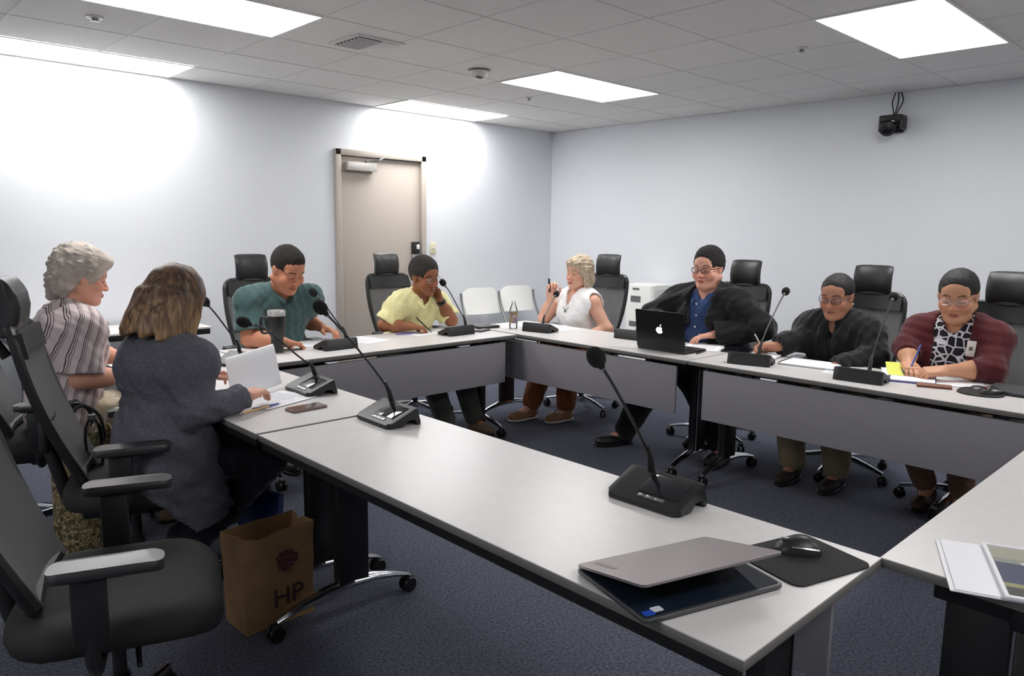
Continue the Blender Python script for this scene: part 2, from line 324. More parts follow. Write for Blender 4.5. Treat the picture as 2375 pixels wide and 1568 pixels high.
# ------------------------------------------------------------------ office chairs
def make_chair(label):
    """faces +Y, base centre at origin"""
    t = empty('office_chair', (0, 0, 0), 0, label, 'office chair', 'high-back office chairs around the tables')
    # seat
    rings = []
    for z, s, dz in ((0.425, 0.86, 0), (0.44, 0.97, 0), (0.465, 1.0, 0), (0.49, 0.985, 0.004), (0.503, 0.93, 0.008), (0.507, 0.8, 0.009)):
        r = []
        for (x, y) in rrect(0.52*s, 0.50*s, 0.13*s, 6):
            drop = -0.03*max(0, (y-0.12)/0.13)**2; r.append(Vector((x, y+0.02, z+dz+drop)))
        rings.append(r)
    MB().ring_surface(rings).build('seat', M['seat_fabric'], t, ang=60)
    MB().box((0, 0, 0.405), (0.3, 0.34, 0.05), bevel=0.015).box((0, 0.0, 0.375), (0.16, 0.2, 0.05), bevel=0.015).tube([(0.05, 0.05, 0.385), (0.24, 0.07, 0.385)], 0.007).build('tilt_mechanism', M['plastic'], t)
    # back
    def backp(u, z): # y position of back surface at height z and lateral u in [-1,1]
        s = (z-0.52)/0.6
        return -0.165 - 0.20*s - 0.03*math.sin(s*PI) + 0.05 + 0.035*u*u - 0.05
    def half(z): s = (z-0.52)/0.57; return 0.17+0.038*math.sin(min(1, max(0, s))*PI*0.75)
    fr = MB(); pts = []
    N_ = 40
    outline = []
    zz0, zz1 = 0.54, 1.095
    for i in range(13): z = zz0+(zz1-0.05-zz0)*i/12; outline.append((-half(z), z))
    for a in range(1, 7): an = PI-a*PI/2/6; outline.append((-half(zz1-0.05)+0.06+0.06*math.cos(an), zz1-0.06+0.06*math.sin(an)))
    top = [(-x, z) for x, z in reversed(outline)]
    full = outline+top
    P3 = [Vector((x, backp(x/0.23, z), z)) for x, z in full]
    fr.tube(P3, 0.017, 8)
    fr.tube([P3[0], Vector((0, backp(0, zz0)-0.0, zz0-0.01)), P3[-1]], 0.02, 8)
    fr.grid(lambda u, v: Vector(((2*u-1)*(half(1.03)-0.006), backp(2*u-1, 0.995+0.09*v), 0.995+0.09*v)), 10, 4, 0.022)
    fr.tube([(0, -0.16, 0.40), (0, -0.22, 0.42), (0, -0.25, 0.52), (0, -0.285, 0.66)], 0.024, 10, smooth=4)
    fr.tube([(0, -0.385, 0.98), (0, -0.425, 1.06), (0, -0.405, 1.14)], 0.018, 8, smooth=3)
    fr.build('back_frame', M['plastic'], t)
    MB().grid(lambda u, v: Vector(((2*u-1)*(half(zz0+(1.0-zz0)*v)), backp(2*u-1, zz0+(1.0-zz0)*v)+0.003, zz0+(1.0-zz0)*v)), 12, 16, 0.006).build('back_mesh', M['mesh'], t)
    MB().box((0, -0.272, 0.70), (0.26, 0.035, 0.12), bevel=0.016, seg=3).build('lumbar_pad', M['plastic'], t)
    # headrest: padded roll, curved
    rings = []
    for i in range(13):
        u = -1+2*i/12; x = 0.112*u; e = (1-abs(u)**5)**0.5*1.0 if abs(u) < 1 else 0.0; e = max(e, 0.35)
        r = []
        for k in range(20):
            a = 2*PI*k/20; yy = 0.040*e*math.copysign(abs(math.cos(a))**0.8, math.cos(a)); z_ = 0.108*(0.9+0.1*e)*math.copysign(abs(math.sin(a))**0.7, math.sin(a))
            r.append(Vector((x, -0.365+yy+0.03*u*u - 0.02*(z_/0.09)**2, 1.165+z_)))
        rings.append(r)
    MB().ring_surface(rings).build('headrest', M['leather'], t, ang=70)
    for sx in (-1, 1):
        x = sx*0.30
        post = MB().tube([(sx*0.14, -0.02, 0.41), (sx*0.27, -0.02, 0.41), (x, -0.02, 0.45), (x, -0.02, 0.52)], 0.018, 8).box((x, -0.02, 0.57), (0.032, 0.075, 0.17), bevel=0.008).box((x, -0.01, 0.665), (0.045, 0.14, 0.02), bevel=0.006).build('armrest', M['plastic'], t)
        rings = []
        for z, s in ((0.672, 0.9), (0.680, 1.0), (0.690, 1.0), (0.698, 0.9)):
            rings.append([Vector((x+px, py+0.02, z-0.012*(py/0.13)**2)) for px, py in rrect(0.085*s, 0.245*(0.96+0.04*s), 0.03*s, 4)])
        MB().ring_surface(rings).build('arm_pad', M['pad'], post, ang=50)
    MB().lathe([(0.026, 0.10), (0.026, 0.24), (0.018, 0.24), (0.018, 0.38)], n=16).build('gas_lift', M['plastic'], t)
    MB().lathe([(0.0001, 0.075), (0.04, 0.075), (0.045, 0.11), (0.03, 0.13)], n=20).build('hub', M['chrome'], t)
    for k in range(5):
        a = 2*PI*k/5+0.3; ca, sa = math.cos(a), math.sin(a)
        rings = []
        for q, ww, hh, z in ((0.03, 0.024, 0.018, 0.105), (0.12, 0.022, 0.016, 0.103), (0.22, 0.017, 0.012, 0.088), (0.305, 0.013, 0.009, 0.07)):
            rings.append([Vector((ca*q-sa*ww*c_, sa*q+ca*ww*c_, z+hh*s_)) for c_, s_ in ((1, -0.6), (1, 0.5), (0.5, 1), (-0.5, 1), (-1, 0.5), (-1, -0.6))])
        lg = MB().ring_surface(rings).build('base_leg', M['chrome'], t, ang=50)
        c = MB(); cx, cy = ca*0.30, sa*0.30; rr = rotm(0, PI/2, a+0.9)
        for dd in (-0.014, 0.014):
            c.lathe([(0.0001, -0.008), (0.024, -0.008), (0.028, -0.003), (0.028, 0.003), (0.024, 0.008), (0.0001, 0.008)], (cx+dd*math.cos(a+0.9), cy+dd*math.sin(a+0.9), 0.028), 14, rr)
        c.box((cx, cy, 0.052), (0.03, 0.03, 0.022), rotm(0, 0, a+0.9), bevel=0.006)
        c.build('caster', M['caster'], lg)
    return t
CHAIRS = [ # x, y, facing yaw (0 = +Y), label
    (0.535, 2.11, -PI/2-0.36, 'nearest office chair, empty, filling the lower left corner'),
    (0.87, 3.06, -PI/2-0.34, 'office chair that the woman in the grey hooded cardigan sits on'),
    (0.80, 3.98, -PI/2-0.35, 'office chair under the white-haired woman in the striped shirt'),
    (2.27, 4.68, PI+0.02, 'office chair behind the man in the dark green polo'),
    (3.40, 4.68, PI+0.06, 'office chair in front of the door, behind the man in the yellow polo'),
    (4.57, 3.97, PI/2+0.10, 'office chair behind the woman in the white sleeveless top'),
    (4.57, 2.74, PI/2+0.0, 'office chair behind the man in the black jacket and blue shirt'),
    (4.57, 1.84, PI/2+0.05, 'office chair behind the woman in the black zip jacket'),
    (4.43, 1.12, PI/2-0.12, 'office chair behind the woman in the maroon cardigan, at the right edge'),
]
proto = make_chair(CHAIRS[0][3])
for i, (x, y, a, lb) in enumerate(CHAIRS):
    o = proto if i == 0 else copy_tree(proto)
    o.location = (x, y, 0); o.rotation_euler = (0, 0, a); o['label'] = lb
o = copy_tree(proto); o.location = (2.15, 0.15, 0); o.rotation_euler = (0, 0, 0.12); o['label'] = 'dark office chair cut by the lower right corner, pulled up to the booklet table'

# ------------------------------------------------------------------ folding chairs by the door wall
def folding_chair():
    t = empty('folding_chair', (0, 0, 0), 0, '', 'folding chair', 'white folding chairs against the door wall')
    # back panel, local facing -Y (toward room)
    def bp(u, v):
        x = (2*u-1); hw = 0.225*(1-0.06*v); z = 0.60+0.27*v
        cut = 0.05*max(0, abs(x)-0.55)**2*6*v
        return Vector((x*hw, 0.20+0.035*v-0.04*x*x*-1*0.6, z-cut))
    MB().grid(bp, 16, 8, 0.018).build('backrest', M['white'], t)
    MB().box((0, 0, 0.445), (0.43, 0.40, 0.03), bevel=0.014, seg=3).build('seat', M['white'], t)
    for sx in (-1, 1):
        MB().tube([(sx*0.235, 0.24, 0.82), (sx*0.235, 0.17, 0.62), (sx*0.235, -0.24, 0.012)], 0.0125, 8, smooth=4).build('leg', M['grey_tube'], t)
        MB().tube([(sx*0.215, -0.02, 0.46), (sx*0.215, 0.27, 0.012)], 0.0115, 8).build('leg', M['grey_tube'], t)
    MB().tube([(-0.235, -0.19, 0.12), (0.235, -0.19, 0.12)], 0.008, 8).tube([(-0.215, 0.2, 0.14), (0.215, 0.2, 0.14)], 0.008, 8).build('crossbar', M['grey_tube'], t)
    return t
fc = folding_chair(); fc.location = (5.02, 5.56, 0); fc.rotation_euler = (0, 0, -0.12); fc['label'] = 'left one of the two white folding chairs by the wall, nearer the man in yellow'
f2 = copy_tree(fc); f2.location = (5.56, 5.58, 0); f2.rotation_euler = (0, 0, -0.1); f2['label'] = 'right one of the two white folding chairs, nearer the room corner'

# white floor appliance by the right wall
t = empty('air_purifier', (6.16, 4.50, 0), 0, 'white boxy floor-standing air unit with grey vents behind the empty-headed chair at the far wall', 'appliance')
t['label'] = 'white boxy floor-standing air unit with grey vents by the far wall'
MB().prism(rrect(0.32, 0.34, 0.04, 5), 0.03, 0.945).build('housing', M['white'], t, bevel=0.012)
MB().box((0, -0.171, 0.60), (0.24, 0.004, 0.60), bevel=0.0015).build('side_panel', mat('light_grey_plastic', rgb(205, 205, 206), 0.5), t)
for vz, vw, vh in ((0.80, 0.12, 0.06), (0.55, 0.14, 0.05), (0.9, 0.08, 0.02)): MB().box((-0.161, 0.03, vz), (0.004, vw, vh)).build('vent_grille', M['grey_tube'], t)
MB().box((0, 0, 0.015), (0.26, 0.28, 0.03)).build('base', M['grey_tube'], t)

# camera on the wall
t = empty('ceiling_camera', (6.30, 2.35, 2.33), 0, 'black pan-tilt camera mounted high on the right-hand wall under its cable', 'camera')
MB().box((0.085, 0.0, -0.01), (0.03, 0.15, 0.11), bevel=0.008).box((0.04, -0.03, 0.01), (0.09, 0.05, 0.06), bevel=0.006).build('wall_bracket', M['black'], t)
MB().box((0.0, -0.02, 0.035), (0.13, 0.17, 0.05), bevel=0.012).box((0.0, 0.055, -0.01), (0.10, 0.03, 0.11), bevel=0.01).box((0, -0.1, -0.005), (0.1, 0.025, 0.1), bevel=0.01).build('yoke', M['plastic'], t)
c = MB().lathe([(0.0001, 0.055), (0.045, 0.055), (0.058, 0.045), (0.06, -0.035), (0.05, -0.05), (0.0001, -0.05)], (-0.035, 0.0, -0.03), 24, rotm(0, -PI/2-0.5, 0.35)).build('camera_head', M['plastic'], t)
MB().lathe([(0.0001, 0.003), (0.032, 0.003), (0.036, 0), (0.036, -0.01), (0.0001, -0.01)], (-0.084, -0.018, -0.061), 20, rotm(0, -PI/2-0.5, 0.35)).build('lens', M['screen'], c)
MB().box((-0.055, -0.04, 0.01), (0.008, 0.035, 0.01), rotm(0, 0, 0.4), bevel=0.002).build('badge', M['steel'], c)
cb = MB()
for q in ((0.03, 0.07), (-0.015, 0.045), (-0.05, 0.03)):
    cb.tube([(0.05, -0.01, 0.05), (0.06, -0.01+q[0]*0.6, 0.12), (0.07, q[0]-0.01, 0.18), (0.08, q[0]*0.5-0.01, 0.247)], 0.0045, 6, smooth=5)
cb.build('cable', M['black'], t)

# side table along the door wall
t = empty('side_table', (1.53, 5.80, 0), 0, 'narrow pale-topped side table with black apron along the wall behind the seated women', 'table')
MB().box((0.02, 0, 0.712), (1.26, 0.5, 0.015), bevel=0.003).build('tabletop', M['table'], t)
MB().box((0.02, 0, 0.684), (1.24, 0.48, 0.04), bevel=0.004).build('apron', M['black'], t)
for sx in (-1, 1):
    for sy in (-1, 1): MB().box((0.0+sx*0.42, sy*0.2, 0.332), (0.035, 0.035, 0.664)).build('leg', M['black'], t)
t = empty('storage_box', (1.20, 5.78, 0), 0, 'dark blue-grey storage bin standing under the pale-topped side table', 'box')
MB().box((0, 0, 0.27), (0.36, 0.36, 0.54), bevel=0.015, taper=1.05).build('bin', mat('blue_grey_plastic', rgb(58, 60, 72), 0.6), t)
MB().box((0, 0, 0.55), (0.40, 0.40, 0.025), bevel=0.01).build('lid', mat('blue_grey_lid', rgb(48, 50, 62), 0.6), t)

# ------------------------------------------------------------------ microphones
def make_mic_base(t):
    W = 0.235
    prof = [(-0.075, 0.004), (-0.075, 0.016), (-0.068, 0.021), (0.048, 0.066), (0.056, 0.064), (0.078, 0.012), (0.078, 0.0), (0.055, 0.0), (0.045, 0.022), (0.015, 0.022), (-0.01, 0.002)]
    n = 16; rings = []
    for i in range(n+1):
        u = -1+2*i/n; s = 1.0
        ins = 0.018*max(0, (abs(u)-0.86)/0.14)**2
        rings.append([Vector((u*W/2, min(max(y, -0.075+ins), 0.078-ins*0.6), z-ins*0.15 if z > 0.03 else z)) for y, z in prof])
    b = MB().ring_surface(rings).build('base', M['plastic'], t, ang=30)
    th = math.atan2(0.045, 0.116); r = rotm(th, 0, 0); ce = Vector((0.032, -0.004, 0.0462))
    MB().box(ce, (0.125, 0.078, 0.004), r, bevel=0.001).build('screen', M['screen'], b)
    k = MB()
    for q, (bx_, bw) in enumerate(((-0.008, 0.022), (0.018, 0.026), (0.048, 0.03))): k.box(Vector((bx_, -0.055, 0.0272)), (bw, 0.010, 0.004), r, bevel=0.001)
    k.build('button', M['steel'], b)
def microphone(x, y, rz, head, label, sag=0.0):
    """head = world position of the capsule"""
    t = empty('gooseneck_microphone', (x, y, TZ), rz, label, 'microphone', 'gooseneck conference microphones on the tables')
    make_mic_base(t)
    inv = Matrix.Rotation(-rz, 3, 'Z')
    h = inv @ (Vector(head)-Vector((x, y, TZ)))
    b = Vector((-0.048, 0.05, 0.058)); dv = h-b
    mid1 = b + Vector((0, 0, 1))*dv.length*0.07 + dv*0.30; mid2 = b+dv*0.70+Vector((0, 0, 1))*dv.length*(0.045+sag)
    end = h - (h-mid2).normalized()*0.018
    MB().tube([b-Vector((0, 0, 0.01)), b+Vector((0, 0, 0.025))+dv*0.05, b+Vector((0, 0, 0.04))+dv*0.12], [0.011, 0.0095, 0.0055]).build('collar', M['black'], t)
    MB().tube([b+Vector((0, 0, 0.03))+dv*0.08, mid1, mid2, end], 0.0042, 8, smooth=8).build('gooseneck', M['black'], t)
    dr = (h-mid2).normalized(); q = Vector((0, 0, 1)).rotation_difference(dr).to_matrix()
    hd = MB().lathe([(0.0001, -0.03), (0.009, -0.03), (0.0115, -0.018), (0.020, -0.012), (0.0235, 0.0), (0.0235, 0.013), (0.018, 0.028), (0.008, 0.036), (0.0001, 0.037)], h, 16, q).build('windscreen', M['foam'], t)
    MB().lathe([(0.0001, -0.036), (0.0078, -0.036), (0.0092, -0.030), (0.0092, -0.026)], h, 14, q).build('ring', M['grey_tube'], hd)
    return t
E2 = -PI/2   # user on -X side (base slopes up toward +X)
microphone(1.632, 1.14, E2+0.02, (1.439, 1.20, 1.140), 'large gooseneck microphone nearest the camera, beside the silver laptop')
microphone(1.565, 2.325, E2-0.03, (1.325, 2.38, 1.175), 'gooseneck microphone alone on the bare table, just past the table joint')
microphone(1.600, 2.985, E2-0.05, (1.328, 3.03, 1.061), 'gooseneck microphone in front of the woman reading in the grey cardigan', 0.05)
microphone(1.635, 3.80, E2+0.42, (1.440, 3.74, 1.085), 'gooseneck microphone left of the tumbler, its tip hidden by the long-haired woman')
microphone(2.31, 3.99, PI+0.04, (2.26, 4.148, 1.062), 'gooseneck microphone in front of the man in the dark green polo', 0.02)
microphone(3.28, 4.02, PI+0.03, (3.33, 4.229, 1.077), 'gooseneck microphone in front of the man in the yellow polo', 0.02)
microphone(3.86, 3.76, PI/2+0.22, (4.114, 3.85, 0.985), 'gooseneck microphone in front of the woman in the white top')
microphone(4.10, 3.10, PI/2+0.1, (4.454, 3.0, 1.074), 'gooseneck microphone half hidden behind the open black laptop')
microphone(3.83, 2.07, PI/2+0.25, (4.284, 2.12, 1.115), 'gooseneck microphone beside the writing hand of the woman in the black zip jacket')
microphone(3.82, 1.46, PI/2+0.07, (4.327, 1.52, 1.123), 'gooseneck microphone between the two women in glasses')

# ------------------------------------------------------------------ things on the tables
def quad(pts, z0, z1, name, m, parent=None):
    mb = MB(); a = [Vector((x, y, z0)) for x, y in pts]; b = [Vector((x, y, z1)) for x, y in pts]
    return mb.ring_surface([a, b]).build(name, m, parent)
def sheet(cx, cy, w, d, rz, label, name='paper_sheet', n=1, m=None, group=None, z=TZ, text=True):
    t = empty(name, (cx, cy, z), rz, label, 'paper', group)
    for k in range(n):
        a = (k*0.37) % 0.2-0.1 if k else 0
        MB().box((0.006*k*(-1)**k, 0.004*k, 0.001+0.0011*k), (w, d, 0.001), rotm(0, 0, a*0.4)).build('page', m or M['paper'], t)
    if text:
        mb = MB(); rr = random.Random(int(cx*100))
        for k in range(14): mb.box((-0.02*rr.random(), d*0.38-k*d*0.055, 0.0018+0.0011*(n-1)), (w*(0.62+0.15*rr.random()), 0.0022, 0.0002))
        mb.build('printed_lines', M['ink'], t)
    return t
M['ink'] = mat('printed_ink', rgb(150, 150, 156), 0.8)
# tumbler
t = empty('tumbler', (1.955, 4.03, TZ), 2.4, 'tall black insulated tumbler with steel rim and side handle', 'tumbler')
MB().lathe([(0.0001, 0.006), (0.034, 0.006), (0.035, 0.09), (0.037, 0.10), (0.047, 0.118), (0.050, 0.225), (0.0001, 0.225)], n=32).build('body', mat('black_powder_coat', rgb(24, 27, 27), 0.4), t)
MB().lathe([(0.0001, 0), (0.034, 0), (0.0345, 0.006), (0.0001, 0.007)], n=32).build('base_ring', M['steel'], t)
MB().lathe([(0.0505, 0.220), (0.0515, 0.245), (0.048, 0.252), (0.0001, 0.25)], n=32).build('lid', mat('steel_rim', rgb(200, 198, 196), 0.3, 0.5), t)
MB().tube([(0.048, 0, 0.205), (0.08, 0, 0.21), (0.092, 0, 0.19), (0.090, 0, 0.135), (0.078, 0, 0.118), (0.046, 0, 0.122)], 0.0075, 10, smooth=5).build('handle', M['plastic'], t)
# clear cup
t = empty('plastic_cup', (1.70, 3.66, TZ), 0, 'clear plastic cup with water behind the turned pages', 'cup')
MB().lathe([(0.0001, 0.003), (0.028, 0.003), (0.04, 0.105), (0.0385, 0.105), (0.0265, 0.006), (0.0001, 0.006)], n=28).build('cup', M['glass'], t)
MB().lathe([(0.0001, 0.007), (0.0262, 0.007), (0.033, 0.062), (0.0001, 0.062)], n=28).build('water', M['glass'], t)
# phone
t = empty('smartphone', (1.425, 2.70, TZ), 0.07, 'brown-cased smartphone lying in front of the woman in grey', 'phone', None)
MB().prism(rrect(0.158, 0.078, 0.013), 0.0005, 0.010).build('case', mat('phone_case_brown', rgb(120, 104, 96), 0.4, 0.3), t, bevel=0.003)
MB().prism(rrect(0.148, 0.069, 0.010), 0.010, 0.0108).build('screen', mat('phone_screen', rgb(104, 92, 86), 0.12), t)
# dark gadgets by the far corner
for nm, x, y, rz, wd, dp, lb in (('smartphone', 3.53, 4.03, 0.3, 0.14, 0.07, 'dark smartphone lying beside the microphone of the man in yellow'),
                                 ('eyeglass_case', 3.67, 4.13, -0.1, 0.19, 0.075, 'flat black spectacle case between phone and water bottle'),
                                 ('notebook', 3.70, 4.27, 0.15, 0.19, 0.11, 'small black notebook at the back edge of the table near the folding chairs')):
    t = empty(nm, (x, y, TZ), rz, lb, {'smartphone': 'phone', 'eyeglass_case': 'case', 'notebook': 'notebook'}[nm])
    hh = 0.010 if nm != 'eyeglass_case' else 0.018
    MB().prism(rrect(wd, dp, 0.015), 0.0005, hh).build('shell', M['plastic'], t, bevel=0.003)
    MB().prism(rrect(wd-0.012, dp-0.012, 0.012), hh, hh+0.0015).build('face', M['pad'], t)
# water bottle
t = empty('water_bottle', (3.80, 3.985, TZ), 0, 'clear water bottle with printed label at the inner corner of the tables', 'bottle')
MB().lathe([(0.0001, 0.002), (0.028, 0.002), (0.031, 0.02), (0.031, 0.13), (0.028, 0.15), (0.0145, 0.185), (0.0125, 0.2), (0.0001, 0.2)], n=28).build('bottle', M['glass'], t)
MB().lathe([(0.0001, 0.2), (0.0145, 0.2), (0.0145, 0.216), (0.0001, 0.217)], n=20).build('cap', M['white'], t)
def label_mat():
    m, N, L, B = new_mat('bottle_label'); tc = N.new('ShaderNodeTexCoord'); n = N.new('ShaderNodeTexVoronoi'); n.inputs['Scale'].default_value = 38
    L.new(tc.outputs['Object'], n.inputs['Vector']); cr = N.new('ShaderNodeValToRGB'); e = cr.color_ramp.elements
    e[0].color = rgb(96, 62, 44); e[1].color = rgb(190, 176, 190); e[1].position = 0.9
    q = e.new(0.4); q.color = rgb(170, 160, 96); q = e.new(0.65); q.color = rgb(120, 96, 130)
    sep = N.new('ShaderNodeSeparateColor'); L.new(n.outputs['Color'], sep.inputs[0]); L.new(sep.outputs[0], cr.inputs[0]); L.new(cr.outputs[0], B.inputs['Base Color']); B.inputs['Roughness'].default_value = 0.4
    return m
MB().lathe([(0.0316, 0.045), (0.0318, 0.125)], n=28).build('label', label_mat(), t)
# papers
sheet(1.385, 2.93, 0.22, 0.28, -PI/2+0.3, 'stack of printed pages under the hand of the woman in grey', 'paper_stack', 4)
t = empty('turned_page', (1.30, 3.03, TZ+0.008), 0.0, 'white pages held up and curling over in the hands of the woman in grey', 'paper')
def curl(u, v):
    # u across the page height (from her to far), v from bound edge up over
    a = 0.20+1.25*v**1.6
    x = -0.08+0.29*u+0.03*v; L = 0.24*v
    y = -0.10+0.16*u + L*0.55 + 0.02*math.sin(PI*v); z = 0.012+0.16*math.sin(v*PI*0.62)+0.015*u
    return Vector((x, y, z))
MB().grid(curl, 16, 16, 0.0012).build('page', M['paper'], t)
MB().grid(lambda u, v: curl(u, v)+Vector((0.01, 0.012, -0.006-0.006*v)), 16, 16, 0.0012).build('page', M['paper'], t)
t = empty('pen', (1.30, 2.80, TZ+0.006), 0.2, 'blue pen lying on the printed pages of the woman in grey', 'pen'); MB().tube([(-0.06, 0, 0.005), (0.06, 0, 0.005)], 0.0045, 8).build('barrel', mat('blue_ink_pen', rgb(60, 80, 150), 0.4), t); MB().tube([(0.06, 0, 0.005), (0.074, 0, 0.005)], [0.004, 0.001], 8).build('tip', M['steel'], t)
t = empty('pencil', (1.255, 2.78, TZ+0.006), 0.35, 'yellow pencil at the near edge of the printed pages', 'pencil'); MB().tube([(-0.075, 0, 0.005), (0.06, 0, 0.005)], 0.004, 6).build('shaft', mat('pencil_wood', rgb(226, 186, 120), 0.5), t); MB().tube([(0.06, 0, 0.005), (0.078, 0, 0.005)], [0.004, 0.0008], 6).build('tip', M['offwhite'], t)
sheet(2.33, 4.25, 0.28, 0.21, 0.1, 'papers in front of the man in the green polo', 'paper_stack', 3)
sheet(2.62, 4.17, 0.22, 0.27, 0.3, 'single loose sheet right of the green-polo man\'s microphone')
sheet(3.10, 4.24, 0.21, 0.27, 0.1, 'paper with the writing hand of the man in yellow on it')
t = empty('pen', (2.97, 4.20, TZ+0.004), 2.9, 'purple pen lying left of the yellow-shirt man\'s writing hand', 'pen'); MB().tube([(-0.06, 0, 0.005), (0.06, 0, 0.005)], 0.0045, 8).build('barrel', mat('violet_pen', rgb(90, 70, 170), 0.4), t); MB().tube([(0.06, 0, 0.005), (0.073, 0, 0.005)], [0.004, 0.001], 8).build('tip', M['steel'], t)
sheet(3.42, 4.26, 0.24, 0.2, 0.2, 'paper under the raised elbow of the man in yellow', 'paper_stack', 2)
sheet(4.06, 3.98, 0.28, 0.21, 0.25, 'white papers right behind the microphone of the woman in white', 'paper_stack', 3)
sheet(4.12, 3.78, 0.21, 0.25, -0.2, 'loose white sheet lying before the woman in white, toward the black laptop')
sheet(4.14, 2.57, 0.30, 0.22, 0.35, 'white papers to the right of the black laptop', 'paper_stack', 3)
t = empty('tablet', (4.20, 2.36, TZ), 0.3, 'thin black tablet between the papers and the writing hand', 'tablet'); MB().prism(rrect(0.24, 0.17, 0.012), 0.0005, 0.009).build('body', M['plastic'], t); MB().prism(rrect(0.225, 0.155, 0.006), 0.009, 0.0098).build('screen', M['screen'], t)
t = empty('pen', (3.93, 2.46, TZ), 0.2, 'thin dark pen beside the black laptop\'s right corner', 'pen'); MB().tube([(-0.07, 0, 0.005), (0.06, 0, 0.005)], 0.004, 8).build('barrel', M['plastic'], t); MB().tube([(0.06, 0, 0.005), (0.073, 0, 0.005)], [0.0035, 0.001], 8).build('tip', M['steel'], t)
# notepads of the woman in the black jacket
def spiral_pad(cx, cy, w, d, rz, th, label, cover=None):
    t = empty('notepad', (cx, cy, TZ), rz, label, 'notepad')
    MB().box((0, 0, th/2), (w, d, th), bevel=0.001).build('pages', M['paper'], t)
    MB().box((0, 0, 0.0012), (w+0.008, d+0.008, 0.002)).build('back_cover', cover or M['alu_dark'], t)
    s = MB(); n = int(w/0.012)
    for k in range(n):
        x = -w/2+0.008+k*0.012
        s.tube([(x, d/2-0.006, th+0.002), (x, d/2+0.002, th+0.004), (x, d/2+0.007, th*0.5), (x, d/2, 0.001)], 0.0012, 5)
    s.build('spiral_binding', M['black'], t)
    return t
spiral_pad(4.07, 2.13, 0.16, 0.22, PI/2+0.2, 0.012, 'small spiral pad under the pen of the woman in the black jacket')
spiral_pad(4.06, 1.83, 0.22, 0.29, 0.12, 0.010, 'open white spiral notepad lying in front of the woman in the black jacket')
sheet(3.98, 1.64, 0.2, 0.13, 0.2, 'white sheet half under the spiral notepad, next to the right-hand microphone', 'paper_sheet')
# things of the woman in maroon
t = empty('notebook', (4.06, 1.30, TZ), 0.30, 'purple-blue covered notebook under the hands of the woman in maroon', 'notebook')
MB().box((0, 0, 0.0035), (0.26, 0.21, 0.007), bevel=0.001).build('cover', mat('violet_cover', rgb(66, 62, 140), 0.5), t); MB().box((-0.004, 0, 0.010), (0.248, 0.2, 0.006)).build('pages', M['paper'], t)
t = empty('sticky_notes', (4.09, 1.40, TZ+0.014), 0.5, 'yellow sticky notes curling up by the left hand side of the notebook', 'sticky notes')
MB().grid(lambda u, v: Vector((-0.07+0.14*u, -0.035+0.07*v, 0.002+0.045*u*u)), 8, 2, 0.002).build('note', mat('sticky_yellow', rgb(226, 232, 100), 0.7), t)
MB().grid(lambda u, v: Vector((-0.07+0.10*u, -0.01+0.07*v, 0.001+0.02*u*u)), 8, 2, 0.002).build('note', M['paper'], t)
sheet(4.16, 1.12, 0.28, 0.22, 0.25, 'white papers under the forearm of the woman in maroon', 'paper_stack', 2, text=False)
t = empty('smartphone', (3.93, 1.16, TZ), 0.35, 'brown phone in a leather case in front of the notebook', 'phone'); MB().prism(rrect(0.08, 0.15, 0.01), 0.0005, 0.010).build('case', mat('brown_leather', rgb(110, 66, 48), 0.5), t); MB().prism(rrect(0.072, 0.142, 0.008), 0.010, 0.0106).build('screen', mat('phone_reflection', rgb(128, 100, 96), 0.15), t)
def mouse(x, y, rz, label, z=TZ+0.003, red=False):
    t = empty('computer_mouse', (x, y, z), rz, label, 'computer mouse')
    rings = []
    for k in range(11):
        v = -1+2*k/10; w_ = 0.031*(1-abs(v)**3)**0.5*(1-0.1*v)+0.002; h_ = 0.034*(1-abs(v*0.96)**2.4)*(1-0.15*v)+0.003
        rings.append([Vector((w_*math.cos(a), v*0.055, max(0.0, h_*math.sin(a)))) for a in [PI*j/12 for j in range(13)]])
    b = MB().ring_surface(rings, closed=True).build('shell', M['plastic'], t, ang=60)
    MB().box((0, 0.03, 0.029), (0.008, 0.02, 0.008), bevel=0.003).build('scroll_wheel', mat('wheel_red', rgb(130, 40, 50), 0.4) if red else M['steel'], b)
    gl = M['pad']
    MB().tube([(-0.024, 0.02, 0.018), (-0.029, -0.01, 0.018), (-0.024, -0.04, 0.013)], 0.0035, 6, smooth=3).tube([(0.024, 0.02, 0.018), (0.029, -0.01, 0.018), (0.024, -0.04, 0.013)], 0.0035, 6, smooth=3).build('side_trim', M['steel'], b)
    return t
t = empty('mouse_pad', (3.96, 0.965, TZ), 0.08, 'small black gel mouse pad on the right-hand table', 'mouse pad')
MB().prism(rrect(0.22, 0.19, 0.08, 8), 0.0005, 0.006).build('pad', M['seat_fabric'], t); MB().lathe([(0.0001, 0.02), (0.03, 0.018), (0.045, 0.006), (0.046, 0.004)], (0.06, 0.02, 0), 20).build('wrist_rest', M['plastic'], t)
mouse(3.94, 0.925, PI/2-0.4, 'computer mouse with a red wheel on the small gel mouse pad', TZ+0.006, True)
# laptop at the right edge
t = empty('laptop', (4.09, 0.80, TZ), PI/2, 'closed dark laptop cut by the right edge of the photo', 'laptop')
MB().prism(rrect(0.33, 0.23, 0.012), 0.001, 0.011).build('base', M['plastic'], t); MB().prism(rrect(0.33, 0.23, 0.012), 0.0115, 0.018).build('lid', M['alu_dark'], t)
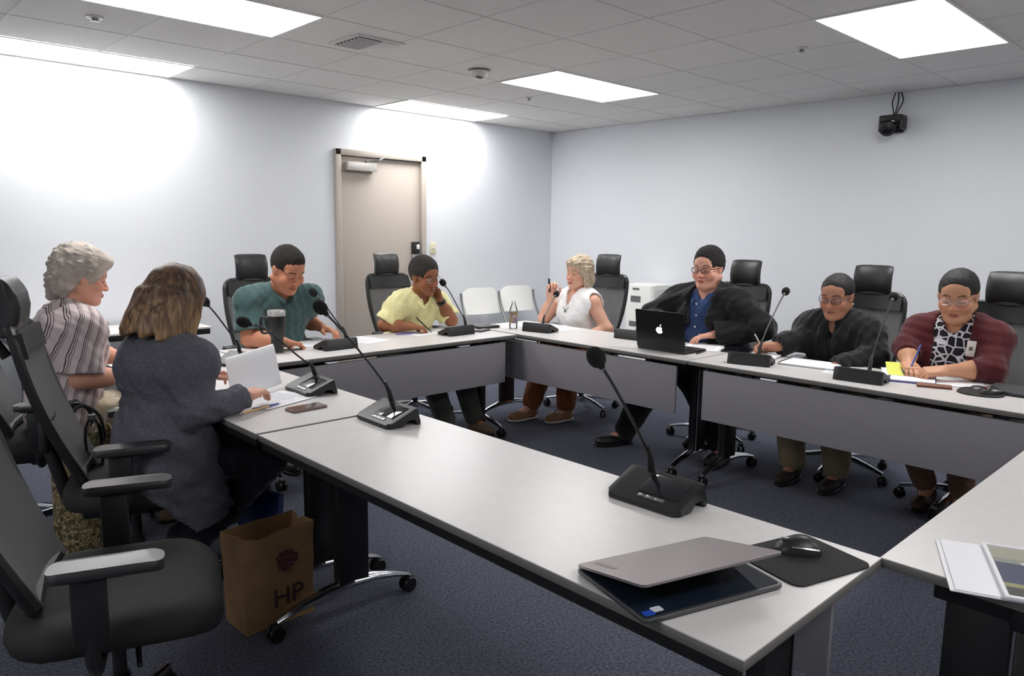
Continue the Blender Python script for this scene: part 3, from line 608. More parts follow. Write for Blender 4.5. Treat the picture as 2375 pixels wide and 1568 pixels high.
# black laptop, seen from behind, lid up
def open_laptop(x, y, rz, lidang, label, w=0.355, d=0.24):
    t = empty('laptop', (x, y, TZ), rz, label, 'laptop')  # user on -Y side, hinge at +Y
    MB().prism(rrect(w, d, 0.012), 0.001, 0.013).build('base', M['plastic'], t, bevel=0.002)
    kb = MB()
    for r in range(5):
        for c in range(13): kb.box((-0.14+0.0235*c, 0.06-0.02*r, 0.0138), (0.019, 0.016, 0.002))
    kb.build('keyboard', M['black'], t)
    R = rotm(lidang, 0, 0)
    lid = MB().prism([(x_, y_-d/2) for x_, y_ in rrect(w, d, 0.010)], -0.003, 0.003, R, (0, d/2-0.002, 0.014)).build('lid', M['screenblack'], t, bevel=0.0015)
    MB().prism([(x_, y_-d/2) for x_, y_ in rrect(w-0.02, d-0.03, 0.004)], -0.0036, -0.0031, R, (0, d/2-0.002, 0.014)).build('screen', M['display'], lid)
    return t, lid, R, (0, d/2-0.002, 0.014), d
M['screenblack'] = mat('black_lid_shell', rgb(13, 14, 16), 0.35)
t, lid, R, hc, dd = open_laptop(3.905, 2.655, PI/2, -math.radians(98), 'open black laptop with a white fruit emblem on its lid')
# lid rotates about hinge: local lid plane y from 0 (hinge) to -d
ap = []
def applep():
    L = []
    for k in range(40):
        a = 2*PI*k/40; rx = 0.0235*(1+0.10*math.cos(2*a)); ry = 0.0235
        x = rx*math.cos(a); y = ry*math.sin(a)
        if math.sin(a) > 0: y -= 0.006*math.exp(-(x/0.008)**2)
        else: y += 0.004*math.exp(-(x/0.007)**2)
        x *= 1-0.14*max(0, -math.sin(a))
        bx_, by_ = 0.029, 0.004; dx, dy = x-bx_, y-by_; q = math.hypot(dx, dy)
        if q < 0.0135: x, y = bx_+dx/q*0.0135, by_+dy/q*0.0135
        L.append((x, y))
    return L
emb = MB(); pl = applep(); C0 = Vector((0, -dd/2-0.0, 0))
def lidmap(px, py, z): return R @ Vector((px, -dd*0.5+(-py)*-1, z)) + Vector(hc)
sgn = 1
def mapp(p, z): return R @ Vector((-p[0], -dd*0.5-p[1], z)) + Vector(hc)
emb.ring_surface([[mapp(p, 0.0030) for p in pl], [mapp(p, 0.0042) for p in pl]])
leaf = [(0.001+0.012*t_-0.0*t_, 0.024+0.014*t_+0.004*math.sin(PI*t_)) for t_ in [k/6 for k in range(7)]]+[(0.001+0.012*t_+0.003*math.sin(PI*t_), 0.024+0.014*t_-0.005*math.sin(PI*t_)) for t_ in [k/6 for k in range(5, 0, -1)]]
emb.ring_surface([[mapp(p, 0.0030) for p in leaf], [mapp(p, 0.0042) for p in leaf]])
emb.build('emblem', mat('emblem_white', rgb(238, 240, 242), 0.4, emis=((1, 1, 1, 1), 0.5)), lid)

# silver convertible laptop, half closed, standing tent-like at the near end of the table
t = empty('laptop', (0, 0, 0), 0, 'silver half-closed laptop overhanging the near end of the foreground table', 'laptop')
H0 = Vector((1.128, 0.985, TZ+0.008))            # hinge end far-left
def qsolid(P, th, name, m, parent):
    n = (P[1]-P[0]).cross(P[3]-P[0]).normalized()
    if n.z < 0: n = -n
    return MB().ring_surface([[p for p in P], [p+n*th for p in P]]).build(name, m, parent, bevel=0.0015)
B0 = Vector((1.150, 0.995, TZ+0.004)); ux = Vector((0.305, -0.245, 0)).normalized()
th = math.radians(-17); ux = Vector((math.cos(th), math.sin(th), 0)); dx = Vector((math.sin(th), -math.cos(th), 0)); ph = math.radians(14)
t['label'] = 'silver half-closed laptop at the near end of the foreground table'
t.location = (1.143, 0.993, TZ); W_, D_ = 0.352, 0.242
def lp(a, b, z): return ux*a + dx*b + Vector((0, 0, z))
MB().ring_surface([[lp(x_+W_/2, y_+D_/2, 0.0035) for x_, y_ in rrect(W_, D_, 0.01)], [lp(x_+W_/2, y_+D_/2, 0.012) for x_, y_ in rrect(W_, D_, 0.01)]]).build('base', M['alu_dark'], t, bevel=0.0015)
MB().ring_surface([[lp(x_+W_/2, y_+D_/2, 0.0121) for x_, y_ in rrect(W_-0.012, D_-0.014, 0.008)], [lp(x_+W_/2, y_+D_/2, 0.0128) for x_, y_ in rrect(W_-0.012, D_-0.014, 0.008)]]).build('deck', M['display'], t)
for (a, b, c_, nm, mm) in ((0.024, 0.222, 0.012, 'sticker', mat('blue_sticker', rgb(40, 84, 190), 0.4)), (0.047, 0.216, 0.012, 'sticker', mat('white_sticker', rgb(225, 228, 236), 0.4))):
    MB().ring_surface([[lp(a+x_, b+y_, 0.0129) for x_, y_ in rrect(0.024, 0.018, 0.004)], [lp(a+x_, b+y_, 0.0133) for x_, y_ in rrect(0.024, 0.018, 0.004)]]).build(nm, mm, t)
def ll(a, b, z): return lp(a, b*math.cos(ph)-z*math.sin(ph)*0, 0.014+b*math.sin(ph)+z)
MB().ring_surface([[ll(x_+W_/2, y_+D_/2, 0) for x_, y_ in rrect(W_, D_, 0.01)], [ll(x_+W_/2, y_+D_/2, 0.007) for x_, y_ in rrect(W_, D_, 0.01)]]).build('lid', M['alu'], t, bevel=0.0015)
MB().tube([lp(0.02, 0.0, 0.012), lp(W_-0.02, 0.0, 0.012)], 0.006, 8).build('hinge', M['alu_dark'], t)
MB().ring_surface([[ll(0.035+x_, 0.06+y_, 0.0072) for x_, y_ in rrect(0.012, 0.075, 0.002)], [ll(0.035+x_, 0.06+y_, 0.0076) for x_, y_ in rrect(0.012, 0.075, 0.002)]]).build('lid_mark', mat('engraved_grey', rgb(140, 128, 128), 0.4, 0.5), t)
t = empty('mouse_pad', (1.572, 0.702, TZ), -0.28, 'black rectangular mouse pad at the near end of the foreground table', 'mouse pad')
MB().prism(rrect(0.235, 0.20, 0.025, 6), 0.0005, 0.004).build('pad', M['seat_fabric'], t)
mouse(1.60, 0.722, PI/2-0.85, 'black computer mouse with chrome side trim on the rectangular mouse pad', TZ+0.004)
# booklet and sheet
a0 = math.atan2(0.106, 0.255); lx = Vector((math.cos(a0), math.sin(a0), 0)); sx_ = Vector((0.39, -0.92, 0)).normalized()
cA = Vector((1.916, 0.53, 0))-lx*0.14+sx_*0.10
t = empty('paper_sheet', (cA.x, cA.y, TZ), a0, 'white sheet sticking out over the table corner under the booklet', 'paper')
MB().box((0, 0, 0.002), (0.28, 0.20, 0.002)).box((0.004, -0.01, 0.0045), (0.28, 0.20, 0.002)).build('page', M['paper'], t)
cB = Vector((1.916, 0.53, 0))-lx*0.145+sx_*0.205
t = empty('booklet', (cB.x, cB.y, TZ+0.007), a0, 'printed booklet with olive and dark blue bands on the table corner at the right edge', 'booklet')
MB().box((0, 0, 0.004), (0.29, 0.22, 0.008), bevel=0.001).build('pages', M['paper'], t)
for (u0, u1, c_) in ((0.125, 0.135, (170, 166, 170)), (0.06, 0.125, (160, 160, 140)), (0.035, 0.06, (140, 142, 134)), (-0.075, 0.035, (70, 74, 98)), (-0.095, -0.075, (150, 148, 112)), (-0.135, -0.095, (74, 74, 70))):
    MB().box(((u0+u1)/2, 0, 0.0084), (u1-u0, 0.205, 0.0008)).build('cover_band', mat('cover_band', rgb(*c_), 0.35), t)
bl = MB()
for (u, ws) in ((0.04, (0.045, 0.018, -0.008, -0.034, -0.06)), (0.008, (0.04, 0.016, -0.01, -0.036, -0.062))):
    for q in ws: bl.prism(rrect(0.013, 0.016, 0.005), 0.0088, 0.0094, None, (u, q, 0))
bl.build('cover_lettering', mat('cover_lettering', rgb(205, 208, 205), 0.5), t)
# ------------------------------------------------------------------ paper bag
t = empty('paper_bag', (1.17, 2.54, 0), 0.03, 'brown kraft paper shopping bag standing on the carpet under the table', 'bag')
bw, bd, bh = 0.27, 0.165, 0.36
def bagring(z, s, wob, ins=0):
    out = []; rr = random.Random(int(z*1000))
    for x, y in [(-1, -1), (-0.5, -1), (0, -1), (0.5, -1), (1, -1), (1, -0.4), (1, 0), (1, 0.4), (1, 1), (0.5, 1), (0, 1), (-0.5, 1), (-1, 1), (-1, 0.4), (-1, 0), (-1, -0.4)]:
        g = 0.012*z/bh if abs(x) == 1 and abs(y) < 0.9 else 0
        out.append(Vector((x*(bw/2*s-ins)-math.copysign(g, x)+rr.uniform(-wob, wob), y*(bd/2*s-ins)+rr.uniform(-wob, wob)*0.7, z+(rr.uniform(-0.012, 0.012) if z > 0.34 else 0))))
    return out
rings = [bagring(0.002, 1, 0), bagring(0.06, 1.0, 0.002), bagring(0.14, 1.0, 0.004), bagring(0.22, 1.01, 0.005), bagring(0.30, 1.03, 0.005), bagring(0.36, 1.06, 0.005)]
inner = [[p*1 for p in r] for r in rings]
inner = [[Vector((p.x*0.985, p.y*0.98, p.z)) for p in r] for r in rings]
mb = MB(); mb.ring_surface(rings+list(reversed(inner[1:])), caps=False)
mb.bm.faces.new([mb.bm.verts.new(p) for p in bagring(0.004, 0.99, 0)])
mb.build('bag_body', M['kraft'], t, ang=20)
MB().tube([(-0.05, -bd/2*1.03, 0.34), (-0.05, -bd/2*1.0, 0.365), (-0.03, -bd/2*1.0+0.02, 0.40), (0.04, -bd/2+0.025, 0.40), (0.06, -bd/2, 0.365), (0.06, -bd/2*1.03, 0.34)], 0.003, 6, smooth=4).build('handle', M['kraft'], t) if False else None
def textobj(s, size, loc, rot, m, parent, name='lettering', ext=0.0004):
    cu = bpy.data.curves.new(name, 'FONT'); cu.body = s; cu.size = size; cu.extrude = ext; cu.align_x = 'CENTER'; cu.align_y = 'CENTER'
    tmp = bpy.data.objects.new(name, cu); COL.objects.link(tmp); dg = bpy.context.evaluated_depsgraph_get(); dg.update()
    me = bpy.data.meshes.new_from_object(tmp.evaluated_get(dg)); bpy.data.objects.remove(tmp)
    o = bpy.data.objects.new(name, me); COL.objects.link(o); me.materials.clear(); me.materials.append(m); o.location = loc; o.rotation_euler = rot; o.parent = parent
    return o
M['bag_ink'] = mat('maroon_ink', rgb(92, 44, 56), 0.7)
lg = MB()
for (z, x0, x1) in ((0.275, -0.005, 0.055), (0.262, -0.015, 0.075), (0.243, -0.01, 0.07), (0.231, -0.01, 0.07), (0.217, -0.008, 0.055), (0.205, 0.01, 0.04)):
    n = 6 if z > 0.26 else 1
    for k in range(n):
        a = x0+(x1-x0)*k/n; b = x0+(x1-x0)*(k+0.75)/n if n > 1 else x1
        lg.box(((a+b)/2, -bd/2-0.007, z+0.004*math.sin((a+b)*30)), (b-a, 0.002, 0.008 if z < 0.26 else 0.012))
lg.build('printed_logo', M['bag_ink'], t)
textobj('HP', 0.10, (0.03, -bd/2-0.006, 0.105), (PI/2, 0, 0), M['bag_ink'], t, 'marker_letters').data.materials[0] = mat('marker_ink', rgb(60, 38, 40), 0.8)
# cord under the foreground table
t = empty('power_cable', (1.55, 2.2, 0), 0, 'black cable sagging beneath the foreground table', 'cable')
MB().tube([(-0.1, 0.14, 0.60), (-0.02, 0.05, 0.585), (0.0, -0.1, 0.60), (0.02, -0.18, 0.66), (0.02, -0.2, 0.70)], 0.008, 8, smooth=6).build('cord', M['black'], t)
# blue box below table
t = empty('document_folder', (1.36, 3.02, 0), 0.3, 'dark blue folder under the table just behind the kraft paper bag', 'folder')
MB().box((0, 0, 0.16), (0.03, 0.24, 0.32), rotm(0, 0.08, 0), bevel=0.003).build('cover', mat('blue_card', rgb(32, 58, 120), 0.5), t)
MB().box((0, 0, 0.163), (0.018, 0.23, 0.31), rotm(0, 0.08, 0)).build('pages', M['paper'], t)
# tote bag and bottle between the two nearest women
t = empty('tote_bag', (0.80, 3.52, 0), 0.1, 'patterned olive fabric tote bag between the two women on the left', 'bag')
def tote_mat():
    m, N, L, B = new_mat('patterned_fabric'); tc = N.new('ShaderNodeTexCoord'); n = N.new('ShaderNodeTexNoise'); n.inputs['Scale'].default_value = 26; n.inputs['Distortion'].default_value = 2.5
    L.new(tc.outputs['Object'], n.inputs['Vector']); cr = N.new('ShaderNodeValToRGB'); e = cr.color_ramp.elements
    e[0].color = rgb(58, 60, 36); e[0].position = 0.35; e[1].color = rgb(172, 150, 112); e[1].position = 0.62
    q = e.new(0.5); q.color = rgb(120, 104, 72); L.new(n.outputs[0], cr.inputs[0]); L.new(cr.outputs[0], B.inputs['Base Color']); B.inputs['Roughness'].default_value = 0.85
    return m
rings = []
for z, w_, d_ in ((0.002, 0.10, 0.08), (0.04, 0.12, 0.09), (0.18, 0.13, 0.10), (0.36, 0.12, 0.09), (0.52, 0.125, 0.08), (0.58, 0.13, 0.075)):
    rings.append([Vector((w_*math.cos(a)*(1+0.05*math.sin(5*a+z*20)), d_*math.sin(a)*(1+0.06*math.cos(4*a+z*14)), z+0.01*math.sin(3*a))) for a in [2*PI*k/32 for k in range(32)]])
MB().ring_surface(rings+[[Vector((p.x*0.95, p.y*0.93, p.z)) for p in r] for r in reversed(rings[1:])]).build('bag_body', tote_mat(), t, ang=70)
for sy in (-1, 1): MB().tube([(-0.07, sy*0.065, 0.55), (-0.06, sy*0.05, 0.65), (0.0, sy*0.03, 0.70), (0.06, sy*0.05, 0.65), (0.07, sy*0.065, 0.55)], 0.008, 6, smooth=5).build('strap', M['black'], t)
MB().grid(lambda u, v: Vector((-0.11+0.2*u, -0.04+0.08*v, 0.575+0.05*math.sin(7*u)+0.03*math.cos(9*v+4*u))), 16, 8, 0.004).build('scarf', mat('scarf_fabric', rgb(150, 138, 124), 0.9, noise=0.6, nscale=30), t)
t = empty('water_bottle', (0.77, 3.20, 0.05), 0, 'crumpled clear bottle with grey cap on the seat behind the woman in grey', 'bottle')
MB().lathe([(0.0001, 0.46), (0.032, 0.46), (0.034, 0.48), (0.03, 0.53), (0.034, 0.57), (0.03, 0.62), (0.014, 0.655), (0.0001, 0.66)], n=20).build('bottle', M['glass'], t)
MB().lathe([(0.0001, 0.655), (0.015, 0.655), (0.015, 0.672), (0.0001, 0.673)], n=16).build('cap', M['grey_tube'], t)
# ------------------------------------------------------------------ people: implicit surfaces meshed with surface nets
def nrm(v): v = np.asarray(v, float); return v/(np.linalg.norm(v)+1e-12)
A_ = np.array
class Field:
    def __init__(s, prims_lo, prims_hi, h):
        s.h = h; s.lo = A_(prims_lo, float)-4*h; s.n = np.ceil((A_(prims_hi, float)+4*h-s.lo)/h).astype(int)+1
        s.V = np.full(tuple(s.n), 0.5, np.float32)
    def reg(s, lo, hi):
        i0 = np.maximum(np.floor((lo-s.lo)/s.h).astype(int), 0); i1 = np.minimum(np.ceil((hi-s.lo)/s.h).astype(int)+1, s.n)
        if (i1 <= i0).any(): return None
        ax = [(s.lo[k]+s.h*np.arange(i0[k], i1[k])).astype(np.float32) for k in range(3)]
        return (slice(i0[0], i1[0]), slice(i0[1], i1[1]), slice(i0[2], i1[2])), ax[0][:, None, None], ax[1][None, :, None], ax[2][None, None, :]
    def put(s, p, k=0.02, mode='add'):
        lo, hi = bbox(p); m = k+0.03; r = s.reg(lo-m, hi+m)
        if r is None: return
        sl, X, Y, Z = r; d = evalp(p, X, Y, Z); V = s.V[sl]
        if mode == 'add':
            q = np.maximum(k-np.abs(V-d), 0)/max(k, 1e-6); s.V[sl] = np.minimum(V, d)-q*q*k*0.25
        else:
            d = -d; q = np.maximum(k-np.abs(V-d), 0)/max(k, 1e-6); s.V[sl] = np.maximum(V, d)+q*q*k*0.25
    def plane(s, c, n):  # keep side where (p-c).n < 0, everywhere
        sl, X, Y, Z = s.reg(s.lo, s.lo+s.h*s.n); d = (X-c[0])*n[0]+(Y-c[1])*n[1]+(Z-c[2])*n[2]
        s.V[sl] = np.maximum(s.V[sl], d)
    def noise(s, amp, freq, seed=0, stretch=(1, 1, 1)):
        rs = np.random.RandomState(seed); act = np.argwhere(np.abs(s.V) < 0.03)
        P = s.lo+act*s.h; P = P*A_(stretch); d = np.zeros(len(P))
        wv = P + 0.25/freq*np.stack([np.sin(P@(rs.randn(3)*freq*0.6)+rs.rand()*6) for _ in range(3)], 1)
        for o in range(3):
            f = freq*(1.8**o); kx = nrm(rs.randn(3)); ky = nrm(rs.randn(3))
            d += (np.sin(wv@kx*f*6.28+rs.rand()*6)*np.sin(wv@ky*f*5.1+rs.rand()*6))/(1.7**o)
        s.V[act[:, 0], act[:, 1], act[:, 2]] += (amp*d).astype(np.float32)
    def mesh(s):
        V = s.V; I = V < 0; n = s.n-1
        c = [I[a:a+n[0] or None, b:b+n[1], e:e+n[2]] for a in (0, 1) for b in (0, 1) for e in (0, 1)]
        anyv = c[0] | c[1] | c[2] | c[3] | c[4] | c[5] | c[6] | c[7]; allv = c[0] & c[1] & c[2] & c[3] & c[4] & c[5] & c[6] & c[7]
        act = np.argwhere(anyv & ~allv)
        idx = np.full(tuple(n), -1, np.int32); idx[act[:, 0], act[:, 1], act[:, 2]] = np.arange(len(act))
        off = A_([(a, b, e) for a in (0, 1) for b in (0, 1) for e in (0, 1)])
        cv = np.stack([V[act[:, 0]+o[0], act[:, 1]+o[1], act[:, 2]+o[2]] for o in off], 1)
        pos = np.zeros((len(act), 3)); cnt = np.zeros(len(act))
        for i in range(8):
            for j in range(i+1, 8):
                if np.abs(off[i]-off[j]).sum() != 1: continue
                a, b = cv[:, i], cv[:, j]; m = (a < 0) != (b < 0); t = np.where(m, a/np.where(m, a-b, 1), 0)
                pos += np.where(m[:, None], off[i]+(off[j]-off[i])*t[:, None], 0); cnt += m
        P = s.lo+(act+pos/cnt[:, None])*s.h
        F = []
        for ax in range(3):
            b, c2 = [(1, 2), (2, 0), (0, 1)][ax]
            sh = [slice(1, -1)]*3; sh[ax] = slice(0, -1); s0 = tuple(sh); sh[ax] = slice(1, None); s1 = tuple(sh)
            A0 = I[s0]; A1 = I[s1]; e = np.argwhere(A0 != A1)
            g = e.copy(); g[:, b] += 1; g[:, c2] += 1
            flip = A0[e[:, 0], e[:, 1], e[:, 2]]
            db = np.zeros(3, int); db[b] = 1; dc = np.zeros(3, int); dc[c2] = 1
            q = [g-db-dc, g-dc, g, g-db]
            ok = np.all(g < n, axis=1)
            q = np.stack([idx[tuple(np.minimum(x, n-1).T)] for x in q], 1)[ok]; flip = flip[ok]
            q[~flip] = q[~flip][:, ::-1]; F.append(q[(q >= 0).all(1)])
        return P, np.concatenate(F)
def evalp(p, X, Y, Z):
    t = p[0]
    if t == 'c':
        _, a, b, ra, rb, n, q = p
        x, y, z = X-a[0], Y-a[1], Z-a[2]; ba = b-a
        if n is not None:
            dn = (x*n[0]+y*n[1]+z*n[2])*(1/q-1); x = x+dn*n[0]; y = y+dn*n[1]; z = z+dn*n[2]
            ba = ba+n*np.dot(ba, n)*(1/q-1)
        L2 = max(float(np.dot(ba, ba)), 1e-9); u = np.clip((x*ba[0]+y*ba[1]+z*ba[2])/L2, 0, 1)
        d = np.sqrt((x-u*ba[0])**2+(y-u*ba[1])**2+(z-u*ba[2])**2)-(ra+(rb-ra)*u)
        return (d*(min(1, q) if n is not None else 1)).astype(np.float32)
    if t == 'k':
        d = evalp(('c',)+p[1:], X, Y, Z); v = nrm(p[2]-p[1]); return np.maximum(d, (X-p[2][0])*v[0]+(Y-p[2][1])*v[1]+(Z-p[2][2])*v[2]).astype(np.float32)
    x, y, z = X-p[1][0], Y-p[1][1], Z-p[1][2]; R = p[2]
    lx = x*R[0][0]+y*R[0][1]+z*R[0][2]; ly = x*R[1][0]+y*R[1][1]+z*R[1][2]; lz = x*R[2][0]+y*R[2][1]+z*R[2][2]
    r = p[3]
    if t == 'e':
        k0 = np.sqrt((lx/r[0])**2+(ly/r[1])**2+(lz/r[2])**2); k1 = np.sqrt((lx/r[0]**2)**2+(ly/r[1]**2)**2+(lz/r[2]**2)**2)
        return (k0*(k0-1)/np.maximum(k1, 1e-6)).astype(np.float32)
    rd = p[4]; qx = np.abs(lx)-r[0]+rd; qy = np.abs(ly)-r[1]+rd; qz = np.abs(lz)-r[2]+rd
    return (np.sqrt(np.maximum(qx, 0)**2+np.maximum(qy, 0)**2+np.maximum(qz, 0)**2)+np.minimum(np.maximum(qx, np.maximum(qy, qz)), 0)-rd).astype(np.float32)
def bbox(p):
    if p[0] in 'ck':
        a, b, r = p[1], p[2], max(p[3], p[4]); return np.minimum(a, b)-r, np.maximum(a, b)+r
    R = A_(p[2]); e = np.abs(R.T)@A_(p[3]) if p[0] == 'b' else np.sqrt((R.T**2)@(A_(p[3])**2)); return p[1]-e, p[1]+e
def cap(a, b, ra, rb=None, n=None, q=1): return ('c', A_(a, float), A_(b, float), ra, rb if rb is not None else ra, n, q)
def fcap(a, b, ra, rb): return ('k', A_(a, float), A_(b, float), ra, rb, None, 1)
def ell(c, R, r): return ('e', A_(c, float), R, r)
def rbx(c, R, r, rd): return ('b', A_(c, float), R, r, rd)
def grow(p, g):
    if p[0] == 'c': return ('c', p[1], p[2], p[3]+g, p[4]+g, p[5], p[6])
    if p[0] == 'e': return ('e', p[1], p[2], tuple(x+g for x in p[3]))
    return ('b', p[1], p[2], tuple(x+g for x in p[3]), p[4])
def extent(prims, m=0.02):
    B = [bbox(p) for p in prims]; return np.min([b[0] for b in B], 0)-m, np.max([b[1] for b in B], 0)+m
def to_obj(P, F, name, m, parent, colors=None):
    me = bpy.data.meshes.new(name); me.vertices.add(len(P)); me.vertices.foreach_set('co', (P-A_(parent.location)).astype(np.float32).ravel())
    me.loops.add(len(F)*4); me.loops.foreach_set('vertex_index', F.astype(np.int32).ravel())
    me.polygons.add(len(F)); me.polygons.foreach_set('loop_start', np.arange(0, len(F)*4, 4, dtype=np.int32))
    me.polygons.foreach_set('use_smooth', np.ones(len(F), bool)); me.update(calc_edges=True); me.materials.append(m)
    if colors is not None:
        ca = me.color_attributes.new('Col', 'FLOAT_COLOR', 'POINT'); ca.data.foreach_set('color', colors.astype(np.float32).ravel())
    o = bpy.data.objects.new(name, me); COL.objects.link(o); o.parent = parent
    return o
def solid(prims, name, m, parent, h=0.007, k=0.03, subs=(), planes=(), nz=None, colorf=None, ext=None):
    """prims: list of prim or (prim,k); subs likewise"""
    pl = [p if isinstance(p[0], tuple) else (p, k) for p in prims]
    lo, hi = ext if ext else extent([p for p, _ in pl]); f = Field(lo, hi, h)
    for p, kk in pl: f.put(p, kk)
    if nz: f.noise(*nz)
    for p in subs:
        p, kk = p if isinstance(p[0], tuple) else (p, 0.008); f.put(p, kk, 'sub')
    for c, n in planes: f.plane(c, n)
    P, F = f.mesh()
    return to_obj(P, F, name, m, parent, colorf(P) if colorf else None)

def skin_mat(name):
    m, N, L, B = new_mat(name); a = N.new('ShaderNodeAttribute'); a.attribute_name = 'Col'
    L.new(a.outputs['Color'], B.inputs['Base Color']); B.inputs['Roughness'].default_value = 0.5; B.inputs['Specular IOR Level'].default_value = 0.4
    B.inputs['Subsurface Weight'].default_value = 0.08; B.inputs['Subsurface Radius'].default_value = (0.012, 0.005, 0.003); B.inputs['Subsurface Scale'].default_value = 0.5
    return m
M['skin'] = skin_mat('skin')
def cloth(name, col, **k): return mat(name, col, k.pop('rough', 0.9), spec=0.2, bump=k.pop('bump', 0.25), bscale=k.pop('bscale', 350), sheen=0.2, **k)

def ik(S, W, l1, l2, pole):
    d = W-S; D = np.linalg.norm(d); mx = (l1+l2)*0.995
    if D > mx: W = S+d/D*mx; D = mx; d = W-S
    D = max(D, abs(l1-l2)+0.01); a = (l1*l1-l2*l2+D*D)/(2*D); hgt = math.sqrt(max(l1*l1-a*a, 0)); u = d/np.linalg.norm(d)
    p = A_(pole, float); p = nrm(p-u*np.dot(p, u)); return S+u*a+p*hgt, W

def hand_prims(w_, d, n, thumb, curl=0.5, spread=1.0, s=1.0, tcurl=0.5):
    """w_ wrist, d direction to fingers, n palm normal (toward what it holds), thumb = lateral unit on thumb side"""
    d = nrm(d); n = nrm(n-d*np.dot(n, d)); t = nrm(thumb-d*np.dot(thumb, d)-n*np.dot(thumb, n)); R = (t, d, n); P = []
    P.append((rbx(w_+d*0.052*s, R, (0.040*s, 0.048*s, 0.0135*s), 0.012*s), 0.012))
    P.append((cap(w_-d*0.015, w_+d*0.03*s, 0.025*s, 0.024*s, n, 0.72), 0.02))
    P.append((ell(w_+d*0.035*s+t*0.024*s+n*0.008*s, R, (0.018*s, 0.032*s, 0.014*s)), 0.012))
    for i, (off, ln) in enumerate(((0.0295, 0.070), (0.010, 0.079), (-0.0095, 0.073), (-0.0285, 0.058))):
        b = w_+d*(0.092-0.004*abs(i-1.2))*s+t*off*s; a0 = 0.0; fan = off*2.2*spread
        cur = b; ang = 0; r = (0.0092, 0.0094, 0.009, 0.0082)[i]*s
        for sgm, (fr, cu) in enumerate(((0.45, 0.55), (0.31, 0.9), (0.24, 0.6))):
            ang += curl*cu*(1+0.12*i); v = nrm(d*math.cos(ang)+n*math.sin(ang)+t*fan*0.5); e = cur+v*ln*fr*s
            P.append((cap(cur, e, r*(1-0.07*sgm), r*(0.95-0.09*sgm)), 0.004 if sgm == 0 else 0.002)); cur = e
    b = w_+d*0.028*s+t*0.033*s+n*0.006*s; v = nrm(d*0.62+t*0.62+n*0.35*(0.5+tcurl)); e = b+v*0.042*s; P.append((cap(b, e, 0.0125*s, 0.0105*s), 0.010))
    v2 = nrm(d*0.85+t*(0.35-0.5*tcurl)+n*0.5*tcurl); e2 = e+v2*0.030*s; P.append((cap(e, e2, 0.0105*s, 0.0085*s), 0.003))
    return P

